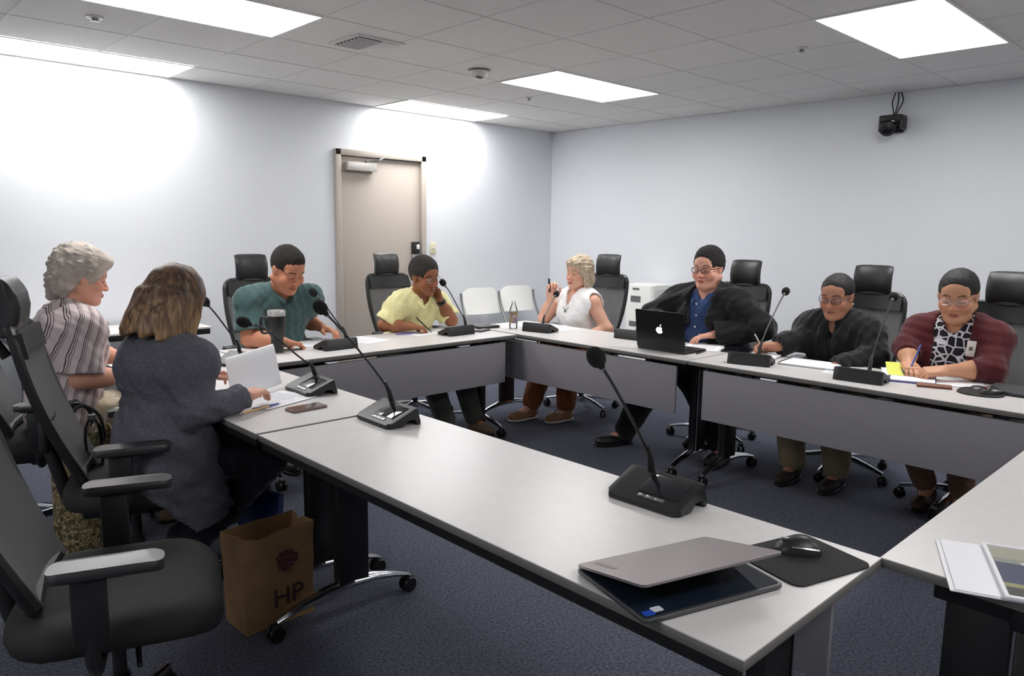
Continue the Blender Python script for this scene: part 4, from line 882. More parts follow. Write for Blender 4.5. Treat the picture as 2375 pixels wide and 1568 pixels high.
class Person:
    def __init__(s, label, facing, head, lean=(5, 10, 15), scale=1.0, girth=1.0, bust=0.0, shw=0.178, head_pitch=15, head_yaw=0, head_roll=0, head_scale=1.0, face_fat=0.0,
                 skin=(0.6, 0.4, 0.3), lip=(0.5, 0.22, 0.2), brow=(0.06, 0.04, 0.03), seat=0.50, hz=None):
        s.girth = girth; s.shw = shw; s.bust = bust; s.hs = head_scale; s.fat = face_fat; s.skin = skin; s.lip = lip; s.brow = brow; s.scale = scale
        th = facing; s.F = A_([math.cos(th), math.sin(th), 0]); s.U = A_([0, 0, 1.0]); s.L = np.cross(s.U, s.F)
        dr = lambda a: s.U*math.cos(math.radians(a))+s.F*math.sin(math.radians(a))
        s.Hc = A_(head, float)
        # head frame
        fy = math.radians(head_yaw); f0 = s.F*math.cos(fy)+s.L*math.sin(fy); l0 = np.cross(s.U, f0)
        p = math.radians(head_pitch); f1 = f0*math.cos(p)-s.U*math.sin(p); u1 = s.U*math.cos(p)+f0*math.sin(p)
        r = math.radians(head_roll); s.hu = u1*math.cos(r)+l0*math.sin(r); s.hl = l0*math.cos(r)-u1*math.sin(r); s.hf = f1
        neck = nrm(dr(lean[2])*0.7+s.hu*0.3)
        s.P3 = s.Hc - s.hf*0.012 - s.hu*0.05*head_scale - neck*0.115*scale
        s.P2 = s.P3 - dr(lean[2])*0.165*scale; s.P1 = s.P2-dr(lean[1])*0.19*scale; s.P0 = s.P1-dr(lean[0])*0.17*scale
        s.d2 = dr(lean[1]); s.d3 = dr(lean[2])
        dz = s.P0[2]-(seat+0.085); s.dz = dz
        if abs(dz) > 0.004: # absorb the height difference along the spine
            s.P0 = s.P0-s.U*dz; s.P1 = s.P1-s.U*dz*0.66; s.P2 = s.P2-s.U*dz*0.3
        s.root = empty('person', (float(s.P0[0]), float(s.P0[1]), 0.0), 0, label, 'person')
        s.S = {k: s.P3-s.d3*0.062+s.L*v*shw+s.F*0.0 for k, v in (('l', 1), ('r', -1))}
        s.E, s.W, s.H = {}, {}, {}
    def arm(s, side, wrist, pole=None, l1=0.285, l2=0.255, fwd=0.02, d=None, n=None, curl=0.5, elbow=None, spread=1.0, tcurl=0.5, hand=True):
        v = 1 if side == 'l' else -1; s.S[side] = s.S[side]+s.F*fwd
        pole = A_(pole) if pole is not None else (s.L*v*0.5-s.U*1.0-s.F*0.3)
        if elbow is not None: e = A_(elbow, float); W = A_(wrist, float)
        else: e, W = ik(s.S[side], A_(wrist, float), l1*s.scale, l2*s.scale, pole)
        s.E[side] = e; s.W[side] = W
        d = nrm(d) if d is not None else nrm(W-e); n = A_(n, float) if n is not None else A_([0, 0, -1.0])
        th = np.cross(n, d) if side == 'l' else np.cross(d, n)
        s.H[side] = hand_prims(W, d, n, th, curl, spread, 0.97*s.scale if s.girth < 1.1 else 1.04, tcurl) if hand else []
    def legs(s, kl, kr, al, ar, fl=None, fr=None):
        s.K = {'l': A_(kl, float), 'r': A_(kr, float)}; s.An = {'l': A_(al, float), 'r': A_(ar, float)}
        s.Ff = {'l': nrm(fl if fl is not None else s.F), 'r': nrm(fr if fr is not None else s.F)}
        s.Hp = {'l': s.P0+s.L*0.09, 'r': s.P0-s.L*0.09}
    def auto_legs(s, tuck=0.0, spread=0.0, kz=0.53):
        k = {}; a = {}
        for q, v in (('l', 1), ('r', -1)):
            hp = s.P0+s.L*v*0.09; kk = hp+s.F*0.42*s.scale+s.L*v*(0.05+spread); kk[2] = kz; k[q] = kk; aa = kk-s.F*tuck; aa[2] = 0.085; a[q] = aa
        s.legs(k['l'], k['r'], a['l'], a['r'])
    def torso(s, g=0.0):
        G = s.girth; R = (s.L, np.cross(s.L, s.d2)*-1, s.d2); Fd = nrm(np.cross(s.L, s.d2)*-1)
        if np.dot(Fd, s.F) < 0: Fd = -Fd
        R = (s.L, Fd, s.d2); s.Fd = Fd; sw = s.shw/0.178
        P = [cap(s.P0-s.L*0.075*G, s.P0+s.L*0.075*G, 0.108*G**0.7),
             ell(s.P1+Fd*(0.02+0.10*(G-1)), R, (0.145*G, 0.108*G**1.3, 0.145)), ell((s.P0+s.P1)/2+Fd*0.08*(G-1), R, (0.15*G, 0.11*G**1.2, 0.12)),
             ell(s.P2+Fd*0.01, R, (0.150*G*sw, 0.112*G, 0.165)), cap(s.P2+s.d2*0.07-s.L*0.085*sw, s.P2+s.d2*0.07+s.L*0.085*sw, 0.088*G**0.5)]
        for v in (1, -1):
            sh = s.S['l' if v > 0 else 'r']
            P.append(cap(s.P3-s.d3*0.02+s.L*v*0.02, sh+s.U*0.005, 0.052*G**0.4, 0.054*G**0.4))
            P.append(cap(s.P2+s.d2*0.04+s.L*v*0.08, sh-s.U*0.01, 0.075, 0.058*G**0.4))
            if s.bust: P.append(ell(s.P2+Fd*(0.075*G)+s.L*v*0.068*G-s.d2*0.02, R, (0.062*s.bust, 0.062*s.bust, 0.066*s.bust)))
        return [grow(p, g) for p in P]
    def armp(s, q, g=0.0, upto=1.0, fore=True):
        a = s.girth**0.9; S, E, W = s.S[q], s.E[q], s.W[q]; P = [cap(S, S+(E-S)*upto, 0.050*a+g, (0.050-0.009*upto)*a+g)]
        if fore: P += [cap(E, E+(W-E)*0.45, 0.041*a+g, 0.038*a+g), cap(E+(W-E)*0.4, W, 0.039*a+g, 0.0265*a**0.5+g)]
        return P
    def hp(s, x, y, z): return s.Hc+(s.hl*x+s.hf*y+s.hu*z)*s.hs
    def head_prims(s):
        R = (s.hl, s.hf, s.hu); h = s.hs; f = s.fat; P = []; S_ = []
        e = lambda x, y, z, r, k=0.012: P.append((ell(s.hp(x, y, z), R, tuple(q*h for q in r)), k))
        c = lambda a, b, ra, rb, k=0.01: P.append((cap(s.hp(*a), s.hp(*b), ra*h, rb*h), k))
        e(0, -0.018, 0.032, (0.076, 0.096, 0.084)); e(0, 0.022, -0.036, (0.060+0.008*f, 0.066, 0.076), 0.03)
        e(0, 0.035, 0.04, (0.062, 0.055, 0.055), 0.02)
        for v in (1, -1):
            c((v*(0.054+0.008*f), -0.01, -0.052), (v*0.012, 0.066, -0.097-0.003*f), 0.019+0.006*f, 0.017+0.003*f, 0.025)
            e(v*(0.037+0.004*f), 0.058, -0.034, (0.024+0.006*f, 0.022+0.003*f, 0.026+0.004*f), 0.02)
            c((v*0.013, 0.084, 0.020), (v*0.048, 0.066, 0.020), 0.0085, 0.0085, 0.012)
            e(v*0.0755, -0.006, -0.008, (0.008, 0.019, 0.030), 0.004); e(v*0.081, -0.013, 0.0, (0.006, 0.013, 0.022), 0.004)
        if f > 0.5: e(0, 0.03, -0.105, (0.05, 0.04, 0.022), 0.03)
        c((0, 0.082, 0.006), (0, 0.103, -0.034), 0.0075, 0.0115, 0.012)
        for v in (1, -1): e(v*0.0125, 0.094, -0.037, (0.009, 0.011, 0.008), 0.006)
        e(0, 0.083, -0.068, (0.022, 0.012, 0.013), 0.012)
        e(0, 0.074, -0.098, (0.019, 0.016, 0.015), 0.015)
        for v in (1, -1): S_.append((ell(s.hp(v*0.032, 0.098, -0.001), R, tuple(q*h for q in (0.0185, 0.017, 0.0115))), 0.010))
        E2 = [(ell(s.hp(v*0.032, 0.0735, -0.002), R, tuple(q*h for q in (0.0140, 0.0125, 0.0115))), 0.003) for v in (1, -1)]
        lips = [(ell(s.hp(0, 0.0915, -0.0640), R, tuple(q*h for q in (0.0215, 0.0075, 0.0048))), 0.003), (ell(s.hp(0, 0.0905, -0.0725), R, tuple(q*h for q in (0.0180, 0.0078, 0.0055))), 0.002)]
        neck = [(cap(s.hp(0, -0.022, -0.045), s.P3+s.F*0.0, 0.054*h*(1+0.10*f), 0.058*(1+0.10*f)*s.girth**0.3), 0.02)]
        return P, S_, E2, lips, neck
    def colors(s, P):
        q = (P-s.Hc)/s.hs; x = q@s.hl; y = q@s.hf; z = q@s.hu; C = np.ones((len(P), 4)); C[:, :3] = s.skin
        inh = (np.abs(x) < 0.09) & (np.abs(y) < 0.13) & (np.abs(z) < 0.13)
        def mix(mask, col, a=1.0): C[mask, :3] = C[mask, :3]*(1-a)+A_(col)*a
        red = A_(s.skin)*A_([1.08, 0.82, 0.80])
        mix(inh & (y > 0.04) & (((np.abs(np.abs(x)-0.042)) < 0.022) & (np.abs(z+0.032) < 0.022)), red, 0.5)
        mix(inh & (y > 0.088) & (np.abs(x) < 0.018) & (z < -0.02) & (z > -0.048), red, 0.5)
        ax = np.abs(x)
        mix(inh & (y > 0.07) & (((ax/0.0225)**2+((z+0.0680)/0.0105)**2) < 1), s.lip, 0.85)
        mix(inh & (y > 0.075) & (ax < 0.02) & (np.abs(z+0.0682) < 0.0016), A_(s.lip)*0.45)
        zb = 0.0225+0.004*np.sin(np.clip((ax-0.014)/0.036, 0, 1)*PI)
        mix(inh & (y > 0.05) & (ax > 0.014) & (ax < 0.050) & (np.abs(z-zb) < 0.0040), s.brow, 0.8)
        zl = -0.006-0.0045*(1-((ax-0.032)/0.016)**2)
        mix(inh & (y > 0.05) & (np.abs(ax-0.032) < 0.0155) & (np.abs(z-zl) < 0.0021), (0.03, 0.02, 0.015), 0.9)
        if getattr(s, 'eyes_open', False):
            ew = inh & (y > 0.05) & (((ax-0.032)/0.0135)**2+((z+0.002)/0.0052)**2 < 1)
            mix(ew, (0.7, 0.68, 0.66)); mix(ew & (np.abs(ax-0.032) < 0.0058), (0.04, 0.025, 0.02))
        if getattr(s, 'stubble', 0): mix(inh & (z < -0.045) & (y > 0.02) & ((np.abs(z+0.068) > 0.012) | (ax > 0.024)), A_(s.skin)*A_([0.72, 0.7, 0.72]), s.stubble)
        if getattr(s, 'moustache', 0): mix(inh & (y > 0.07) & (z < -0.05) & (z > -0.060) & (ax < 0.026), s.brow, 0.7)
        return C
    def body(s, h=0.004):
        Pm, S1, E2, lips, neck = s.head_prims()
        pr = []; tz = s.torso(-0.012); pr += [(p, 0.05) for p in tz]
        for q in ('l', 'r'):
            pr += [(p, 0.03) for p in s.armp(q)]; pr += [(p, 0.03) for p in s.legp(q)]
        lo, hi = extent([p for p, _ in pr]+[p for p, _ in Pm]+[p for q in ('l', 'r') for p, _ in s.H[q]]); lo[2] = max(lo[2], 0.005)
        f = Field(lo, hi, h)
        for p, k in pr: f.put(p, k)
        for q in ('l', 'r'):
            g = Field(*extent([p for p, _ in s.H[q]], 0.03), h) if s.H[q] else None
            for p, k in s.H[q]: f.put(p, k)
        # head in its own pass then blended
        hf = Field(*extent([p for p, _ in Pm], 0.03), h)
        hf.lo = f.lo+np.round((hf.lo-f.lo)/h)*h
        for p, k in Pm: hf.put(p, k)
        for p, k in S1: hf.put(p, k, 'sub')
        for p, k in E2+lips: hf.put(p, k)
        for p, k in neck: f.put(p, k)
        i0 = np.round((hf.lo-f.lo)/h).astype(int); a0 = np.maximum(i0, 0); a1 = np.minimum(i0+hf.n, f.n)
        sl = tuple(slice(a0[k], a1[k]) for k in range(3)); hs_ = tuple(slice(a0[k]-i0[k], a1[k]-i0[k]) for k in range(3))
        V = f.V[sl]; D = hf.V[hs_]; kk = 0.02; q = np.maximum(kk-np.abs(V-D), 0)/kk; f.V[sl] = np.minimum(V, D)-q*q*kk*0.25
        P, F = f.mesh(); s.body_o = to_obj(P, F, 'body', M['skin'], s.root, s.colors(P)); return s.body_o
    def legp(s, q, g=0.0, calf=True):
        G = s.girth**0.8; P = [cap(s.Hp[q], s.K[q], 0.080*G+g, 0.055*G**0.6+g)]
        if calf: P += [cap(s.K[q], s.K[q]+(s.An[q]-s.K[q])*0.4, 0.053*G**0.6+g, 0.052*G**0.5+g), cap(s.K[q]+(s.An[q]-s.K[q])*0.3, s.An[q], 0.052*G**0.5+g, 0.036+g)]
        P.append(cap(s.An[q], s.An[q]+s.Ff[q]*0.14-s.U*0.045, 0.033, 0.022))
        return P if calf else P[:1]
    def trousers(s, m, g=0.014, wide=0.0, length=0.94, h=0.008, name='trousers', skirt=False):
        pr = [(grow(p, 0), 0.04) for p in s.torso(g)[:1]]; pl = []
        for q in ('l', 'r'):
            pr.append((cap(s.Hp[q], s.K[q], 0.082*s.girth**0.8+g, 0.060*s.girth**0.6+g+wide), 0.04))
            e = s.K[q]+(s.An[q]-s.K[q])*length; pr.append((cap(s.K[q], e, 0.060*s.girth**0.6+g+wide, 0.050+g+wide), 0.02))
        if skirt: pr.append((cap((s.Hp['l']+s.Hp['r'])/2, (s.K['l']+s.K['r'])/2, 0.11, 0.10), 0.05)); pr.append((cap((s.K['l']+s.K['r'])/2, (s.An['l']+s.An['r'])/2+s.U*0.15, 0.10, 0.11), 0.05))
        return solid(pr, name, m, s.root, h, nz=(0.0035, 9, 3))
    def shoes(s, m, sole=None, boot=0.0, size=1.0):
        for q in ('l', 'r'):
            a = s.An[q]; f = s.Ff[q]; f = nrm(A_([f[0], f[1], 0])); l = np.cross(s.U, f); R = (l, f, s.U); b = A_([a[0], a[1], 0.0])
            z0 = a[2]-0.085
            pr = [(ell(b+f*0.10*size+s.U*(0.038+z0), R, (0.046*size, 0.10*size, 0.040)), 0.02), (ell(b-f*0.01+s.U*(0.045+z0), R, (0.038, 0.06, 0.048)), 0.03), (cap(b+s.U*(0.06+z0), b+s.U*(0.095+boot+z0), 0.042, 0.043+boot*0.05), 0.03)]
            o = solid(pr, 'shoe', m, s.root, 0.006, planes=[(b+s.U*(0.010+z0), -s.U), (b+s.U*(0.10+boot+z0), s.U)])
            so = solid([(ell(b+f*0.10*size+s.U*(0.02+z0), R, (0.050*size, 0.106*size, 0.03)), 0.02), (ell(b-f*0.01+s.U*(0.02+z0), R, (0.042, 0.064, 0.03)), 0.02)], 'sole', sole or M['plastic'], o, 0.006, planes=[(b+s.U*(0.004+z0), -s.U), (b+s.U*(0.020+z0), s.U)])
            so.data.transform(Matrix.Translation(-s.root.location)); 
    def neck_cut(s, r=0.068, v=0.0, vr=0.045):
        c = s.P3+s.F*0.012; S_ = [(cap(c-s.d3*0.015, c+nrm(s.Hc-s.P3)*0.2, r, r*1.05), 0.008)]
        if v: S_.append((cap(c+s.F*0.06, c+s.F*0.12-s.U*v, vr, 0.012), 0.006))
        return S_
    def top(s, name, m, g=0.014, sleeve=0.62, sleeveless=False, hem=0.05, nz=0.004, nf=8, cut=None, long_=False, cuff=0.98, extra=(), subs=(), h=0.007, sg=None, planes=()):
        pr = [(p, 0.05) for p in s.torso(g)]; sg = g+0.006 if sg is None else sg; sb = list(cut if cut is not None else s.neck_cut())
        if not sleeveless:
            for q in ('l', 'r'):
                S, E, W = s.S[q], s.E[q], s.W[q]; a = s.girth**0.9
                if long_:
                    pr += [(cap(S, E, 0.052*a+sg, 0.045*a+sg), 0.04), (fcap(E, E+(W-E)*cuff, 0.045*a+sg, 0.033*a+sg), 0.015), (fcap(E+(W-E)*(cuff-0.09), E+(W-E)*(cuff+0.01), 0.035*a+sg, 0.035*a+sg), 0.006)]
                else:
                    e = S+(E-S)*sleeve; pr += [(fcap(S, e, 0.052*a+sg, 0.050*a+sg+0.005), 0.03), (fcap(S+(E-S)*(sleeve-0.12), S+(E-S)*(sleeve+0.015), 0.050*a+sg+0.007, 0.050*a+sg+0.008), 0.004)]
        pr += list(extra)
        pl = [(s.P0-s.U*hem, -s.U)] if hem is not None else []
        return solid(pr, name, m, s.root, h, subs=list(sb)+list(subs), planes=pl+list(planes), nz=(nz, nf, int(s.P0[0]*100) % 97), ext=None)
    def hair_short(s, m, thick=0.010, front=0.066, top_extra=0.0, side=0.0, nape=-0.055, nz=(0.0022, 62, 5)):
        R = (s.hl, s.hf, s.hu); h = s.hs
        pr = [(ell(s.hp(0, -0.020, 0.033), R, tuple((q+thick)*h for q in (0.076, 0.096, 0.083+top_extra*0.6))), 0.01), (ell(s.hp(0, 0.025, 0.064+top_extra), R, tuple(q*h for q in (0.058, 0.050, 0.046))), 0.02)]
        sb = [(ell(s.hp(0, 0.125, front-0.085), R, tuple(q*h for q in (0.088, 0.092, 0.098))), 0.004)]
        for v in (1, -1): sb.append((ell(s.hp(v*0.085, 0.040, -0.022), R, tuple(q*h for q in (0.03, 0.050, 0.050-side))), 0.004)); sb.append((ell(s.hp(v*0.088, 0.0, -0.04), R, tuple(q*h for q in (0.022, 0.022, 0.038))), 0.004))
        n = nrm(-s.hu*0.9+s.hf*0.45); c = s.hp(0, -0.08, nape)
        return solid(pr, 'hair', m, s.root, 0.004, subs=sb, planes=[(c, n)], nz=nz)
    def glasses(s, m, w=0.024, hh=0.016, r=0.0014, z=-0.004, y=0.100):
        o = MB(); loc = A_(s.root.location); hp = lambda *a: Vector(s.hp(*a)-loc)
        for v in (1, -1):
            o.tube([hp(v*0.033+w*math.copysign(abs(math.cos(a))**0.7, math.cos(a)), y-0.008*abs(v*0.033+w*math.cos(a))/0.05, z+hh*math.copysign(abs(math.sin(a))**0.7, math.sin(a))) for a in [2*PI*k/20 for k in range(21)]], r, 6)
            o.tube([hp(v*(0.033+w), y-0.010, z+hh*0.5), hp(v*0.074, y-0.04, z+hh*0.5), hp(v*0.084, 0.0, 0.004), hp(v*0.082, -0.015, -0.008)], r, 6, smooth=3)
        o.tube([hp(-0.010, y, z+0.004), hp(0, y+0.004, z+0.006), hp(0.010, y, z+0.004)], r, 6)
        g = o.build('glasses', m, s.root)
        for v in (1, -1):
            MB().ring_surface([[hp(v*0.033+w*0.96*math.cos(a), y-0.006+dd, z+hh*0.96*math.sin(a)) for a in [2*PI*k/20 for k in range(20)]] for dd in (0, 0.0012)]).build('lens', M['lens'], g)
        return g
    def button(s, P, m, r=0.006):
        MB().lathe([(0.0001, 0.002), (r*0.8, 0.002), (r, 0), (0.0001, -0.001)], Vector(A_(P)-A_(s.root.location)), 12, Vector((0, 0, 1)).rotation_difference(Vector(s.Fd)).to_matrix()).build('button', m, s.root)

def held_pen(tip, top, m, label, r=0.0045, nm='pen'):
    t = empty(nm, tuple(tip), 0, label, 'pen'); d = Vector(top)-Vector(tip); e = d.normalized()
    MB().tube([e*0.012, d], r, 8).build('barrel', m, t); MB().tube([Vector((0, 0, 0)), e*0.013], [0.001, r*0.9], 8).build('tip', M['steel'], t)
    return t
SK = lambda r, g, b: rgb(r, g, b)[:3]
D_ = lambda *a: nrm(A_(a, float))
DN = A_([0, 0, -1.0])
# --- man in dark green polo
def build_green():
    p = Person('heavyset man in a dark green polo with cropped hair, looking down at papers', -PI/2, (2.171, 4.30, 1.203), lean=(6, 20, 32), girth=1.30, shw=0.205, head_pitch=28, head_yaw=8, head_scale=1.13, face_fat=1.0,
               skin=SK(196, 134, 104), lip=SK(168, 92, 80), brow=SK(38, 28, 24), seat=0.50)
    p.arm('r', (2.03, 4.10, 0.785), elbow=(1.93, 4.34, 0.79), d=D_(0.75, -0.1, -0.15), n=D_(0.2, -0.1, -1), curl=0.75)
    p.arm('l', (2.46, 4.40, 0.805), elbow=(2.43, 4.64, 0.85), d=D_(0.25, -0.9, -0.15), n=D_(-0.3, 0, -1), curl=0.55)
    p.auto_legs(); p.body()
    tm = cloth('teal_polo', rgb(66, 92, 92), noise=0.16, nscale=9)
    p.top('polo_shirt', tm, g=0.016, sleeve=0.80, cut=p.neck_cut(0.072, 0.12, 0.03), hem=0.06, nz=0.006, nf=7)
    c = p.P3+p.F*0.012; n_ = nrm(p.Hc-p.P3)
    solid([(cap(c-p.L*0.062+p.F*0.03-p.U*0.012, c-p.L*0.045-p.F*0.05+p.U*0.012, 0.016), 0.01), (cap(c+p.L*0.062+p.F*0.03-p.U*0.012, c+p.L*0.045-p.F*0.05+p.U*0.012, 0.016), 0.01), (cap(c-p.L*0.045-p.F*0.05+p.U*0.012, c+p.L*0.045-p.F*0.05+p.U*0.012, 0.018), 0.01),
           (cap(c+p.L*0.066+p.F*0.03-p.U*0.012, c+p.L*0.03+p.F*0.10-p.U*0.055, 0.014), 0.01), (cap(c-p.L*0.066+p.F*0.03-p.U*0.012, c-p.L*0.03+p.F*0.10-p.U*0.055, 0.014), 0.01)], 'collar', tm, p.root, 0.005)
    p.hair_short(mat('black_cropped_hair', rgb(34, 27, 25), 0.85, noise=0.35, nscale=60, bump=0.8, bscale=220), 0.007, 0.068, 0.012)
    p.trousers(cloth('dark_trousers', rgb(40, 42, 48)), length=0.93); p.shoes(M['plastic'])
build_green()
# --- man in yellow polo
def build_yellow():
    p = Person('man in a pale yellow polo and glasses, resting his cheek on his hand', -PI/2+0.05, (3.218, 4.30, 1.129), lean=(8, 20, 28), girth=1.08, shw=0.195, head_pitch=14, head_yaw=0, head_roll=-4, head_scale=1.10, face_fat=0.1,
               skin=SK(150, 96, 66), lip=SK(120, 62, 54), brow=SK(34, 28, 26))
    p.stubble = 0.25; p.moustache = 0
    p.arm('r', (3.06, 4.25, 0.785), elbow=(2.94, 4.40, 0.79), d=D_(0.75, -0.55, -0.15), n=D_(0.1, -0.1, -1), curl=1.2, tcurl=0.9)
    # left elbow on the table, hand at the cheek
    hd = p.hp(0.075, 0.045, -0.065); w_ = p.hp(0.105, 0.055, -0.16)
    p.arm('l', w_, elbow=(3.47, 4.31, 0.79), d=nrm(hd-w_), n=-p.hl+p.hf*-0.3, curl=0.45, tcurl=0.2)
    p.auto_legs(); p.legs(p.K['l'], p.K['r'], (3.46, 4.02, 0.085), (3.22, 4.05, 0.085)); p.body()
    ym = cloth('pale_yellow_cotton', rgb(238, 232, 172), noise=0.03, nscale=12)
    p.top('polo_shirt', ym, g=0.015, sleeve=0.84, cut=p.neck_cut(0.066, 0.16, 0.028), hem=0.06, nz=0.006, nf=8)
    c = p.P3+p.F*0.012
    for v in (1, -1): solid([(cap(c+p.L*v*0.058-p.F*0.03+p.U*0.010, c+p.L*v*0.064+p.F*0.035-p.U*0.018, 0.013), 0.01), (cap(c+p.L*v*0.064+p.F*0.035-p.U*0.018, c+p.L*v*0.046+p.F*0.105-p.U*0.07, 0.016, 0.008), 0.01)], 'collar', ym, p.root, 0.005)
    p.hair_short(mat('greying_short_hair', rgb(52, 48, 46), 0.85, noise=0.45, nscale=70, bump=0.9, bscale=200), 0.013, 0.070, 0.010)
    p.glasses(mat('light_frames', rgb(150, 130, 110), 0.3, 0.6))
    q = p.W['l']; dd = nrm(q-p.E['l']); o = MB(); R = Vector((0, 0, 1)).rotation_difference(Vector(dd)).to_matrix(); lc = Vector(q-dd*0.02-A_(p.root.location))
    g = o.lathe([(0.031, -0.014), (0.0345, -0.012), (0.0345, 0.012), (0.031, 0.014)], lc, 20, R).build('wristwatch', M['plastic'], p.root)
    vd = Vector((-0.6, -0.8, 0.1)).normalized(); MB().lathe([(0.0001, 0.007), (0.017, 0.007), (0.019, 0.0), (0.0001, 0)], lc+vd*0.031, 16, Vector((0, 0, 1)).rotation_difference(vd).to_matrix()).build('watch_face', M['screen'], g)
    p.trousers(cloth('grey_green_trousers', rgb(62, 64, 58)), length=0.93, wide=0.008); p.shoes(mat('grey_brown_suede', rgb(110, 92, 76), 0.9))
    held_pen((3.17, 4.15, TZ+0.004), (3.12, 4.27, 0.84), M['plastic'], 'dark pen in the writing hand of the man in yellow')
build_yellow()
# --- woman in white sleeveless top
def build_white():
    p = Person('woman in a white sleeveless top with chin-length fair hair and a necklace', PI-0.12, (4.42, 3.895, 1.135), lean=(2, 4, 4), girth=1.12, bust=1.1, shw=0.165, head_pitch=0, head_yaw=4, head_scale=1.06, face_fat=0.4,
               skin=SK(222, 170, 146), lip=SK(196, 110, 104), brow=SK(150, 120, 96), scale=0.93)
    p.arm('r', (4.30, 4.075, 0.93), elbow=(4.28, 4.13, 0.765), d=D_(0.05, 0.03, 1), n=D_(-0.5, -0.8, 0), curl=1.3, tcurl=0.9)
    p.arm('l', (4.24, 3.72, 0.63), elbow=(4.42, 3.60, 0.72), d=D_(-1, 0.4, -0.1), curl=0.5)
    p.legs((4.16, 3.75, 0.53), (4.18, 3.98, 0.53), (4.20, 3.80, 0.085), (4.02, 4.02, 0.085)); p.body()
    wm = cloth('white_top', rgb(248, 248, 248), noise=0.02)
    pr = [(q, 0.05) for q in p.torso(0.012)]
    sb = list(p.neck_cut(0.070, 0.10, 0.055))
    for q, v in (('l', 1), ('r', -1)): sb.append((cap(p.S[q]+p.L*v*0.035+p.U*0.02, p.S[q]+p.L*v*0.06-p.U*0.16, 0.062, 0.055), 0.006)); sb.append((cap(p.S[q]+p.L*v*0.06-p.U*0.05, p.E[q], 0.055, 0.06), 0.006))
    o = solid(pr, 'sleeveless_top', wm, p.root, 0.006, subs=sb, planes=[(p.P0-p.U*0.05, -p.U)], nz=(0.003, 8, 4))
    hm = mat('fair_grey_hair', rgb(198, 178, 154), 0.7, noise=0.28, nscale=16, bump=0.9, bscale=40, stretch=(4, 4, 0.7))
    R = (p.hl, p.hf, p.hu); h = p.hs
    pr = [(ell(p.hp(0, -0.018, 0.036), R, (0.093*h, 0.110*h, 0.102*h)), 0.02), (ell(p.hp(0, -0.045, -0.05), R, (0.096*h, 0.080*h, 0.085*h)), 0.03), (ell(p.hp(0.0, 0.055, 0.075), R, (0.07*h, 0.045*h, 0.035*h)), 0.02)]
    for v in (1, -1): pr.append((cap(p.hp(v*0.078, 0.01, 0.03), p.hp(v*0.088, 0.0, -0.085), 0.026*h, 0.022*h), 0.02))
    solid(pr, 'hair', hm, p.root, 0.004, subs=[(ell(p.hp(0, 0.125, -0.042), R, (0.066*h, 0.110*h, 0.098*h)), 0.012), (cap(p.hp(0, 0.02, -0.10), p.P3+p.F*0.02, 0.062, 0.06), 0.01)], nz=(0.0045, 22, 9))
    nk = MB(); c = p.P3+p.F*0.012-A_(p.root.location); pts = []
    for k in range(25):
        a = PI*(-0.15+1.3*k/24); x = 0.075*math.cos(a); s_ = max(0, math.sin(a)); pts.append(Vector(c+p.L*x+p.F*(0.03+0.112*s_)+p.U*(0.005-0.125*s_**1.4)))
    nk.tube(pts, 0.0022, 6)
    n_ = nk.build('necklace', mat('dark_beads', rgb(70, 62, 62), 0.4), p.root)
    e = pts[12]; MB().tube([e, e-Vector((0, 0, 0.025))], [0.0035, 0.0045], 8).tube([e-Vector((0.0, 0.009, 0.012)), e-Vector((0.0, -0.009, 0.012))], 0.002, 6).build('pendant', mat('pendant_dark', rgb(58, 52, 52), 0.4), n_)
    p.trousers(cloth('rust_trousers', rgb(138, 78, 48), noise=0.2, nscale=20), length=0.86, wide=0.012)
    p.shoes(mat('tan_shoe', rgb(150, 112, 84), 0.8, noise=0.2), M['offwhite'])
    hb = p.W['r']+A_([-0.01, 0.0, 0.055]); held_pen(tuple(hb+A_([-0.012, 0, -0.02])), tuple(hb+A_([-0.012, 0.01, 0.10])), M['plastic'], 'black marker held upright in the raised hand of the woman in white', 0.008, 'marker_pen')
build_white()
